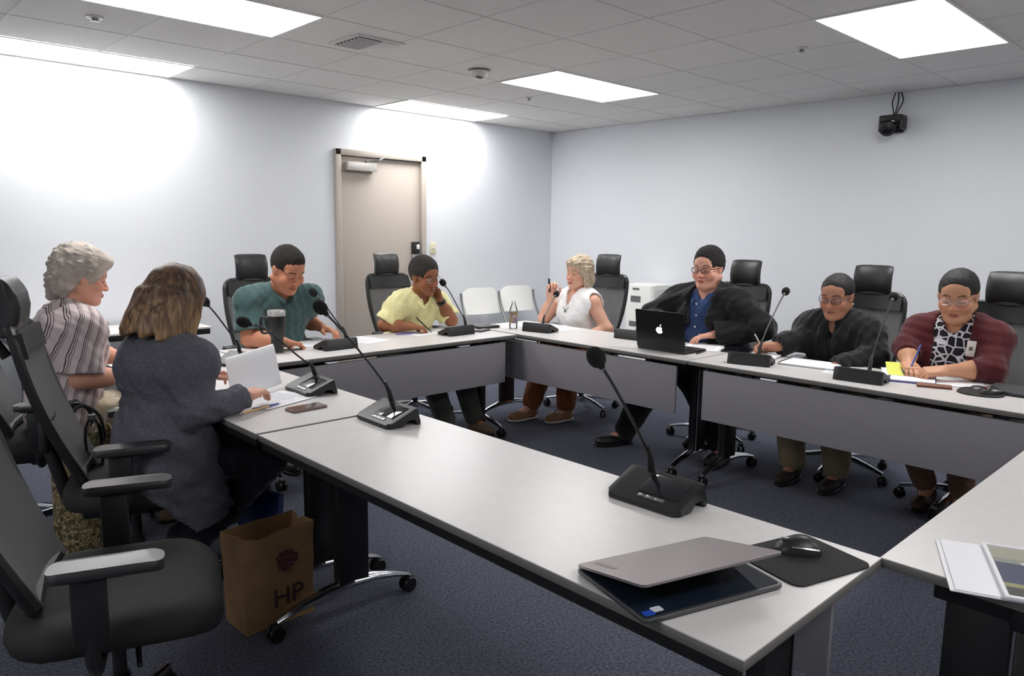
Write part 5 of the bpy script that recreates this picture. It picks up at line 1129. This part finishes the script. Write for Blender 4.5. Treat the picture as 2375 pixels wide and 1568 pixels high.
# --- man in black jacket
def build_jacket():
    p = Person('large man in an open black jacket over a blue shirt, at the black laptop', PI, (4.40, 2.732, 1.227), lean=(2, 6, 12), girth=1.36, shw=0.215, head_pitch=5, head_yaw=4, head_scale=1.12, face_fat=1.0,
               skin=SK(226, 168, 146), lip=SK(190, 104, 98), brow=SK(40, 30, 28), seat=0.50)
    p.eyes_open = False
    p.arm('l', (4.31, 2.60, 0.80), elbow=(4.42, 2.33, 0.86), d=D_(-0.75, 0.62, -0.15), n=D_(-0.1, 0, -1), curl=0.35)
    p.arm('r', (4.10, 2.86, 0.79), elbow=(4.30, 3.09, 0.88), d=D_(-0.9, -0.4, -0.1), n=DN, curl=0.4)
    p.auto_legs(); p.legs(p.K['l'], p.K['r'], (4.16, 2.40, 0.10), (4.03, 3.10, 0.085), None, D_(-0.9, 0.4, 0)); p.body()
    bm = cloth('blue_shirt', rgb(50, 72, 116), noise=0.12, nscale=30)
    p.top('shirt', bm, g=0.004, sleeveless=True, cut=p.neck_cut(0.070, 0.05, 0.03), hem=0.04, nz=0.004, nf=9)
    c = p.P3+p.F*0.012
    for v in (1, -1): solid([(cap(c+p.L*v*0.064-p.F*0.02+p.U*0.014, c+p.L*v*0.068+p.F*0.05-p.U*0.018, 0.013), 0.01), (cap(c+p.L*v*0.068+p.F*0.05-p.U*0.018, c+p.L*v*0.05+p.F*0.115-p.U*0.065, 0.018, 0.009), 0.01)], 'collar', bm, p.root, 0.005)
    jm = cloth('black_jacket_cloth', rgb(27, 28, 31), noise=0.12, nscale=14)
    fr = p.Fd
    wedge = [(rbx(p.P2+fr*0.17+p.d2*0.02, (p.L, fr, p.d2), (0.070, 0.12, 0.16), 0.02), 0.012), (rbx(p.P1+fr*0.20-p.d2*0.05, (p.L, fr, p.d2), (0.10, 0.13, 0.18), 0.02), 0.012), (rbx(p.P2+fr*0.16+p.d2*0.15, (p.L, fr, p.d2), (0.085, 0.10, 0.08), 0.02), 0.012)]
    ex = []
    for v in (1, -1):
        ex += [(cap(c+p.L*v*0.088-p.F*0.03+p.U*0.045, c+p.L*v*0.10+p.F*0.08-p.U*0.03, 0.022, 0.024), 0.02), (cap(c+p.L*v*0.10+p.F*0.08-p.U*0.03, p.P2+fr*0.155+p.L*v*0.10, 0.024, 0.016), 0.02)]
    ex.append((cap(c-p.L*0.08-p.F*0.045+p.U*0.04, c+p.L*0.08-p.F*0.045+p.U*0.04, 0.024), 0.02))
    ex.append((ell((p.P0+p.P1)/2-p.F*0.0, (p.L, p.F, p.U), (0.27, 0.17, 0.15)), 0.06))
    p.top('jacket', jm, g=0.032, long_=True, cuff=0.93, cut=p.neck_cut(0.084), extra=ex, subs=wedge, hem=0.08, nz=0.009, nf=5.5, sg=0.030)
    p.hair_short(mat('black_short_hair', rgb(34, 30, 30), 0.8, noise=0.3, nscale=60, bump=0.8, bscale=200), 0.012, 0.078, 0.016)
    p.glasses(mat('brown_frames', rgb(40, 28, 24), 0.35), 0.025, 0.014, 0.0023)
    for k in range(4):
        z = 0.10-0.075*k; P0 = p.P2+p.d2*z+fr*(0.112*p.girth+0.028+(0.012 if k > 1 else 0)+0.004*k); p.button(P0, M['white'], 0.006)
    p.trousers(cloth('black_trousers', rgb(24, 24, 27)), length=0.93, wide=0.015); p.shoes(M['leather'], None, 0, 1.1)
build_jacket()
# --- woman in black zip jacket
def build_zip():
    p = Person('woman in a black zip-neck jacket and glasses, hair tied back, writing', PI, (4.38, 1.852, 1.104), lean=(5, 12, 18), girth=1.15, bust=1.0, shw=0.175, head_pitch=12, head_yaw=2, head_scale=1.06, face_fat=0.6,
               skin=SK(186, 132, 106), lip=SK(150, 86, 80), brow=SK(30, 24, 24), scale=0.95)
    p.arm('r', (4.19, 2.11, 0.790), elbow=(4.36, 2.02, 0.84), d=D_(-0.4, 0.85, -0.12), n=D_(-0.75, -0.2, -0.8), curl=1.25, tcurl=1.0)
    p.arm('l', (4.15, 1.74, 0.72), elbow=(4.36, 1.60, 0.78), d=D_(-0.9, 0.4, -0.1), curl=0.6)
    p.auto_legs(); p.legs(p.K['l'], p.K['r'], (4.25, 1.72, 0.085), (4.20, 1.96, 0.085)); p.body()
    jm = cloth('black_fleece', rgb(26, 27, 29), noise=0.12, nscale=14)
    c = p.P3+p.F*0.012; fr = p.Fd
    ex = []
    for v in (1, -1): ex += [(cap(c+p.L*v*0.065-p.F*0.035+p.U*0.03, c+p.L*v*0.075+p.F*0.05+p.U*0.005, 0.020), 0.02), (cap(c+p.L*v*0.075+p.F*0.05+p.U*0.005, c+p.L*v*0.035+p.F*0.105-p.U*0.07, 0.022, 0.014), 0.02)]
    ex.append((cap(c-p.L*0.06-p.F*0.04+p.U*0.03, c+p.L*0.06-p.F*0.04+p.U*0.03, 0.02), 0.02))
    p.top('jacket', jm, g=0.028, long_=True, cuff=0.92, cut=p.neck_cut(0.064, 0.12, 0.030), extra=ex, hem=0.06, nz=0.0075, nf=6.5, sg=0.026)
    z = MB(); loc = A_(p.root.location); z.tube([Vector(p.P2+fr*(0.112*1.15+0.030)+p.d2*(0.06-0.06*k)-loc) for k in range(5)], 0.003, 6); z.build('zip', M['black'], p.root)
    for k in range(3): p.button(p.P2+fr*(0.112*1.15+0.036)+p.d2*(0.02-0.05*k)+p.L*0.02, M['plastic'], 0.005)
    hm = mat('black_tied_hair', rgb(19, 17, 16), 0.62, noise=0.3, nscale=30, bump=0.5, bscale=60, stretch=(1, 3, 3))
    p.hair_short(hm, 0.008, 0.082, 0.0, 0.0, -0.045, nz=(0.0012, 20, 3))
    solid([(ell(p.hp(0, -0.125, -0.005), (p.hl, p.hf, p.hu), (0.035, 0.032, 0.035)), 0.02), (cap(p.hp(0, -0.13, -0.02), p.hp(0.03, -0.13, -0.12), 0.026, 0.014), 0.02)], 'ponytail', hm, p.root, 0.005, nz=(0.002, 20, 3))
    for v in (1, -1): MB().lathe([(0.0001, -0.005), (0.005, 0), (0.0001, 0.005)], Vector(p.hp(v*0.086, -0.005, -0.040)-loc), 10).build('earring', M['white'], p.root)
    p.glasses(mat('dark_blue_frames', rgb(44, 42, 60), 0.35), 0.025, 0.0135, 0.0018)
    p.trousers(cloth('khaki_trousers', rgb(134, 122, 98)), length=0.90, wide=0.01); p.shoes(mat('dark_brown_shoe', rgb(46, 36, 30), 0.7), None, 0.04)
    tip = (4.16, 2.165, TZ+0.015); held_pen(tip, (4.13, 2.22, 0.86), mat('white_pen', rgb(200, 205, 200), 0.35), 'pale pen in the hand of the woman in the black zip jacket')
build_zip()
# --- woman in maroon cardigan
def build_maroon():
    p = Person('woman in a maroon cardigan over a black and white top, with name badge', PI+0.04, (4.36, 1.215, 1.155), lean=(5, 12, 18), girth=1.15, bust=1.15, shw=0.175, head_pitch=15, head_yaw=4, head_scale=1.10, face_fat=0.8,
               skin=SK(206, 152, 120), lip=SK(166, 96, 84), brow=SK(44, 34, 32), scale=0.98)
    p.arm('r', (4.17, 1.36, 0.790), elbow=(4.30, 1.42, 0.86), d=D_(-0.85, -0.5, -0.12), n=DN, curl=0.55)
    p.arm('l', (4.13, 1.17, 0.790), elbow=(4.28, 1.01, 0.80), d=D_(-0.65, 0.75, -0.1), n=D_(0.2, 0.2, -1), curl=1.0)
    p.auto_legs(); p.legs(p.K['l'], p.K['r'], (4.34, 1.10, 0.085), (4.36, 1.27, 0.085)); p.body()
    def pat():
        m, N, L, B = new_mat('black_white_print'); tc = N.new('ShaderNodeTexCoord'); v = N.new('ShaderNodeTexVoronoi'); v.feature = 'DISTANCE_TO_EDGE'; v.inputs['Scale'].default_value = 25
        L.new(tc.outputs['Object'], v.inputs['Vector']); cr = N.new('ShaderNodeValToRGB'); cr.color_ramp.interpolation = 'LINEAR'; e = cr.color_ramp.elements
        e[0].color = rgb(222, 222, 232); e[0].position = 0.07; e[1].color = rgb(20, 20, 30); e[1].position = 0.10
        L.new(v.outputs['Distance'], cr.inputs[0]); L.new(cr.outputs[0], B.inputs['Base Color']); B.inputs['Roughness'].default_value = 0.8; return m
    p.top('blouse', pat(), g=0.010, sleeveless=True, cut=p.neck_cut(0.066, 0.05, 0.04), hem=0.05, nz=0.003, nf=8)
    cm = cloth('maroon_knit', rgb(84, 32, 38), noise=0.14, nscale=20); fr = p.Fd; c = p.P3+p.F*0.012
    wedge = [(rbx(p.P2+fr*0.17+p.d2*0.02, (p.L, fr, p.d2), (0.080, 0.12, 0.19), 0.02), 0.012), (rbx(p.P1+fr*0.18-p.d2*0.05, (p.L, fr, p.d2), (0.085, 0.13, 0.20), 0.02), 0.012), (rbx(p.P2+fr*0.15+p.d2*0.17, (p.L, fr, p.d2), (0.085, 0.10, 0.08), 0.02), 0.012)]
    p.top('cardigan', cm, g=0.024, long_=True, cuff=0.42, cut=p.neck_cut(0.082), subs=wedge, hem=0.06, nz=0.004, nf=6, sg=0.020, extra=[(ell((p.P0+p.P1)/2, (p.L, p.F, p.U), (0.22, 0.15, 0.14)), 0.05)])
    hm = mat('black_pulled_hair', rgb(18, 16, 16), 0.62, noise=0.35, nscale=30, bump=0.5, bscale=60, stretch=(1, 3, 3))
    p.hair_short(hm, 0.009, 0.082, 0.0, 0.0, -0.045, nz=(0.0012, 20, 3))
    solid([(ell(p.hp(0, -0.13, 0.0), (p.hl, p.hf, p.hu), (0.04, 0.035, 0.04)), 0.02)], 'hair_bun', hm, p.root, 0.005, nz=(0.002, 20, 3))
    p.glasses(mat('silver_frames', rgb(170, 160, 180), 0.25, 0.8), 0.026, 0.015, 0.0014)
    loc = A_(p.root.location); n0 = p.P2+p.L*0.105+fr*0.188+p.d2*0.065-loc
    r = Matrix([list(p.L), list(fr), list(p.d2)]).transposed() @ rotm(0, 0.12, -0.2)
    b = MB().box(Vector(n0), (0.040, 0.002, 0.085), r, bevel=0.0008).build('name_badge', M['white'], p.root)
    MB().box(Vector(n0)+r@Vector((0, 0.0015, 0.0)), (0.016, 0.001, 0.020), r).build('badge_photo', M['grey_tube'], b)
    MB().tube([Vector(n0)+r@Vector((0, 0, 0.042)), Vector(n0)+r@Vector((0.008, -0.002, 0.065))], 0.003, 6).build('badge_clip', M['plastic'], b)
    p.trousers(cloth('brown_trousers', rgb(120, 90, 68)), length=0.86, wide=0.0, g=0.012); p.shoes(mat('brown_shoe', rgb(70, 48, 38), 0.6))
    held_pen((4.07, 1.33, TZ+0.016), (4.17, 1.31, 0.90), mat('bright_blue_pen', rgb(50, 84, 170), 0.35), 'blue pen standing in the fingers of the woman in maroon')
build_maroon()
# --- white-haired woman in striped shirt
def build_stripes():
    p = Person('white-haired woman in profile wearing a striped short-sleeved shirt', 0.0, (0.935, 3.88, 1.220), lean=(2, 8, 14), girth=1.08, bust=1.0, shw=0.175, head_pitch=14, head_yaw=-2, head_scale=1.04, face_fat=0.3,
               skin=SK(222, 164, 140), lip=SK(190, 112, 104), brow=SK(150, 130, 116), scale=1.0)
    p.arm('r', (1.06, 3.70, 0.765), elbow=(0.855, 3.68, 0.78), d=D_(1, 0.15, -0.05), n=DN, curl=0.5)
    p.arm('l', (1.14, 4.00, 0.79), elbow=(0.97, 4.06, 0.85), d=D_(1, -0.3, -0.1), n=DN, curl=0.5)
    p.auto_legs(); p.body()
    def stripes():
        m, N, L, B = new_mat('striped_cotton'); tc = N.new('ShaderNodeTexCoord'); nz_ = N.new('ShaderNodeTexNoise'); nz_.inputs['Scale'].default_value = 5
        mp = N.new('ShaderNodeMapping'); mp.inputs['Rotation'].default_value = (0, math.radians(-18), 0); L.new(tc.outputs['Object'], mp.inputs[0])
        ad = N.new('ShaderNodeMixRGB'); ad.blend_type = 'ADD'; ad.inputs[0].default_value = 0.035; L.new(tc.outputs['Object'], nz_.inputs['Vector']); L.new(mp.outputs[0], ad.inputs[1]); L.new(nz_.outputs['Color'], ad.inputs[2])
        sp = N.new('ShaderNodeSeparateXYZ'); L.new(ad.outputs[0], sp.inputs[0])
        mu = N.new('ShaderNodeMath'); mu.operation = 'MULTIPLY'; mu.inputs[1].default_value = 24.0; L.new(sp.outputs[0], mu.inputs[0])
        fr_ = N.new('ShaderNodeMath'); fr_.operation = 'FRACT'; L.new(mu.outputs[0], fr_.inputs[0])
        cr = N.new('ShaderNodeValToRGB'); cr.color_ramp.interpolation = 'CONSTANT'; e = cr.color_ramp.elements; base = rgb(214, 200, 200); dk = rgb(70, 58, 66); md = rgb(150, 128, 130)
        e[0].color = base; e[0].position = 0; e[1].color = dk; e[1].position = 0.52
        for ps, cc in ((0.60, base), (0.70, dk), (0.76, base), (0.86, md), (0.93, base)): q = e.new(ps); q.color = cc
        L.new(fr_.outputs[0], cr.inputs[0]); L.new(cr.outputs[0], B.inputs['Base Color']); B.inputs['Roughness'].default_value = 0.9; B.inputs['Specular IOR Level'].default_value = 0.2; return m
    sm = stripes(); c = p.P3+p.F*0.012
    p.top('striped_shirt', sm, g=0.024, sleeve=0.88, cut=p.neck_cut(0.064, 0.06, 0.035), hem=0.10, nz=0.005, nf=7, sg=0.026)
    for v in (1, -1): solid([(cap(c+p.L*v*0.056-p.F*0.04+p.U*0.014, c+p.L*v*0.066+p.F*0.04-p.U*0.014, 0.015), 0.01), (cap(c+p.L*v*0.066+p.F*0.04-p.U*0.014, c+p.L*v*0.045+p.F*0.12-p.U*0.06, 0.020, 0.009), 0.01)], 'collar', sm, p.root, 0.005)
    hm = mat('white_curly_hair', rgb(186, 176, 166), 0.8, noise=0.30, nscale=12, bump=0.5, bscale=120)
    R = (p.hl, p.hf, p.hu); h = p.hs
    pr = [(ell(p.hp(0, -0.022, 0.045), R, (0.098*h, 0.118*h, 0.106*h)), 0.03), (ell(p.hp(0, -0.075, -0.035), R, (0.085*h, 0.062*h, 0.072*h)), 0.03), (ell(p.hp(0, 0.06, 0.088), R, (0.065*h, 0.050*h, 0.036*h)), 0.03), (cap(p.hp(0, -0.09, -0.08), p.hp(0, -0.105, -0.11), 0.035, 0.02), 0.03)]
    rs = np.random.RandomState(3)
    for k in range(170):
        v = rs.randn(3); v /= np.linalg.norm(v)
        if v[1] > 0.45 and v[2] < 0.45: continue
        if v[2] < -0.55: continue
        pr.append((ell(p.hp(v[0]*0.092, -0.024+v[1]*0.112, 0.042+v[2]*0.100), R, tuple(rs.uniform(0.009, 0.017, 3))), 0.006))
    for k in range(150):
        v = rs.randn(3); v /= np.linalg.norm(v)
        if v[1] > 0.3: continue
        pr.append((ell(p.hp(v[0]*0.082, -0.075+v[1]*0.060, -0.035+v[2]*0.072), R, tuple(rs.uniform(0.008, 0.016, 3))), 0.006))
    sb = [(ell(p.hp(0, 0.128, -0.048), R, (0.12*h, 0.100*h, 0.112*h)), 0.01)]
    for v in (1, -1): sb.append((ell(p.hp(v*0.1, 0.062, -0.058), R, (0.04, 0.055, 0.05)), 0.008))
    solid(pr, 'hair', hm, p.root, 0.004, subs=sb, nz=(0.0010, 38, 5))
    p.trousers(cloth('beige_trousers', rgb(196, 184, 160)), length=0.92, wide=0.01); p.shoes(mat('beige_shoe', rgb(150, 130, 110), 0.7))
build_stripes()
# --- woman in grey hooded cardigan
def build_hood():
    p = Person('long-haired woman seen from behind in a grey hooded cardigan and dark skirt', 0.18, (1.045, 2.99, 1.170), lean=(-2, 4, 10), girth=1.08, bust=1.0, shw=0.168, head_pitch=20, head_yaw=4, head_scale=1.03, face_fat=0.2,
               skin=SK(220, 166, 142), lip=SK(190, 112, 104), brow=SK(96, 74, 58), scale=1.0)
    p.arm('r', (1.215, 2.80, 0.80), elbow=(1.005, 2.77, 0.775), d=D_(0.85, 0.45, 0.05), n=D_(0.1, 0.1, -1), curl=0.55)
    p.arm('l', (1.20, 3.20, 0.82), elbow=(1.13, 3.19, 0.84), d=D_(0.95, 0.0, 0.0), n=D_(0.0, -0.3, -1), curl=0.6)
    p.legs((1.36, 3.18, 0.50), (1.34, 2.92, 0.50), (1.42, 3.18, 0.10), (0.99, 2.93, 0.20), None, D_(-0.25, 0.1, -0.9)); p.body()
    gm = mat('heather_grey_knit', rgb(100, 101, 110), 0.95, spec=0.15, noise=0.35, nscale=90, bump=0.5, bscale=160, stretch=(1, 1, 4))
    c = p.P3+p.F*0.012; fr = p.Fd
    ex = [(cap(c-p.F*0.055-p.L*0.075-p.U*0.01, c-p.F*0.055+p.L*0.075-p.U*0.01, 0.042, 0.042), 0.03), (ell(c-p.F*0.10-p.U*0.09, (p.L, p.F, p.U), (0.115, 0.06, 0.085)), 0.012),
          (ell(c-p.F*0.115-p.U*0.085, (p.L, p.F, p.U), (0.130, 0.085, 0.105)), 0.02), (cap(c+p.L*0.12-p.F*0.05-p.U*0.02, c+p.L*0.03-p.F*0.165-p.U*0.15, 0.024, 0.028), 0.006), (cap(c-p.L*0.12-p.F*0.05-p.U*0.02, c+p.L*0.03-p.F*0.165-p.U*0.15, 0.024, 0.028), 0.006),
          (cap(c-p.L*0.085-p.F*0.03, c-p.L*0.08+p.F*0.07-p.U*0.03, 0.032, 0.024), 0.02), (cap(c+p.L*0.085-p.F*0.03, c+p.L*0.08+p.F*0.07-p.U*0.03, 0.032, 0.024), 0.02),
          (ell((p.P0+p.P1)/2, (p.L, p.F, p.U), (0.20, 0.16, 0.17)), 0.05),
          (cap(p.P0-p.L*0.13+p.U*0.0, A_([1.02, 2.83, 0.48]), 0.09, 0.10, p.L, 0.45), 0.05), (cap(A_([1.00, 2.82, 0.55]), A_([1.06, 2.80, 0.36]), 0.10, 0.085, p.L, 0.35), 0.05), (cap(p.P0-p.F*0.08-p.U*0.0, p.P0-p.F*0.06-p.L*0.1-p.U*0.05, 0.11), 0.05)]
    wedge = [(rbx(p.P2+fr*0.19, (p.L, fr, p.d2), (0.055, 0.12, 0.22), 0.02), 0.012), (rbx(p.P1+fr*0.21-p.d2*0.05, (p.L, fr, p.d2), (0.07, 0.12, 0.2), 0.02), 0.012)]
    p.top('hooded_cardigan', gm, g=0.022, long_=True, cuff=0.97, cut=p.neck_cut(0.070), extra=ex, subs=wedge, hem=None, nz=0.0045, nf=8.5, sg=0.013, h=0.006, planes=[(A_([1.0, 2.8, 0.30]), D_(0.25, 0, -1))])
    p.top('inner_top', cloth('black_tee', rgb(26, 26, 34)), g=0.002, sleeveless=True, hem=0.04)
    def hairm():
        m, N, L, B = new_mat('brown_blond_hair'); tc = N.new('ShaderNodeTexCoord'); mp = N.new('ShaderNodeMapping'); mp.inputs['Scale'].default_value = (42, 42, 5); L.new(tc.outputs['Object'], mp.inputs[0])
        n = N.new('ShaderNodeTexNoise'); n.inputs['Scale'].default_value = 1.0; n.inputs['Detail'].default_value = 5; n.inputs['Distortion'].default_value = 1.2; L.new(mp.outputs[0], n.inputs['Vector'])
        sp = N.new('ShaderNodeSeparateXYZ'); L.new(tc.outputs['Object'], sp.inputs[0]); mr = N.new('ShaderNodeMapRange'); mr.inputs['From Min'].default_value = 1.22; mr.inputs['From Max'].default_value = 1.04; mr.inputs['To Min'].default_value = -0.02; mr.inputs['To Max'].default_value = 0.26
        L.new(sp.outputs[2], mr.inputs[0]); ad = N.new('ShaderNodeMath'); ad.operation = 'ADD'; L.new(n.outputs[0], ad.inputs[0]); L.new(mr.outputs[0], ad.inputs[1])
        cr = N.new('ShaderNodeValToRGB'); e = cr.color_ramp.elements; e[0].position = 0.36; e[0].color = rgb(58, 44, 38); e[1].position = 0.86; e[1].color = rgb(186, 150, 108); q = e.new(0.56); q.color = rgb(112, 84, 62)
        L.new(ad.outputs[0], cr.inputs[0]); L.new(cr.outputs[0], B.inputs['Base Color']); B.inputs['Roughness'].default_value = 0.55
        bp = N.new('ShaderNodeBump'); bp.inputs['Strength'].default_value = 0.35; bp.inputs['Distance'].default_value = 0.008; L.new(n.outputs[0], bp.inputs['Height']); L.new(bp.outputs[0], B.inputs['Normal']); return m
    R = (p.hl, p.hf, p.hu); h = p.hs
    pr = [(ell(p.hp(0, -0.020, 0.036), R, (0.093*h, 0.114*h, 0.103*h)), 0.03), (ell(p.hp(0, -0.065, -0.055), R, (0.108*h, 0.085*h, 0.095*h)), 0.05), (ell(p.hp(0, -0.095, -0.10), R, (0.112*h, 0.060*h, 0.055*h)), 0.03)]
    for v in (1, -1):
        pr.append((cap(p.hp(v*0.078, 0.015, 0.03), p.hp(v*0.092, 0.02, -0.12), 0.030*h, 0.026*h), 0.03)); pr.append((cap(p.hp(v*0.085, -0.03, 0.0), p.hp(v*0.10, -0.04, -0.135), 0.032*h, 0.026*h), 0.02))
    for k in range(16):
        a = PI*(1.0+k/15.0)+0.0; x = 0.104*math.cos(a); y = -0.05+0.075*math.sin(a); pr.append((cap(p.hp(x*0.9, y, 0.0), p.hp(x*1.08, y*1.12-0.01, -0.135-0.012*(k % 3)), 0.020*h, 0.014*h), 0.016))
    solid(pr, 'hair', hairm(), p.root, 0.0045, subs=[(ell(p.hp(0, 0.128, -0.04), R, (0.068*h, 0.108*h, 0.102*h)), 0.012), (cap(p.hp(0, 0.03, -0.11), p.P3+p.F*0.02, 0.06, 0.05), 0.01)], nz=(0.003, 13, 9, (1, 1, 0.3)))
    p.trousers(cloth('navy_skirt', rgb(22, 24, 36), noise=0.2, nscale=9), length=0.9, wide=0.02, name='skirt', skirt=True)
    o = MB(); loc = A_(p.root.location); a = p.An['r']-loc
    for q in (0.03, 0.085): o.tube([Vector(a+p.Ff['r']*q+A_([0.0, -0.036, -0.01])), Vector(a+p.Ff['r']*q+A_([-0.036, 0, -0.0])), Vector(a+p.Ff['r']*q+A_([0, 0.036, -0.01]))], 0.005, 6, smooth=4)
    o.build('sandal_strap', M['black'], p.root)
build_hood()
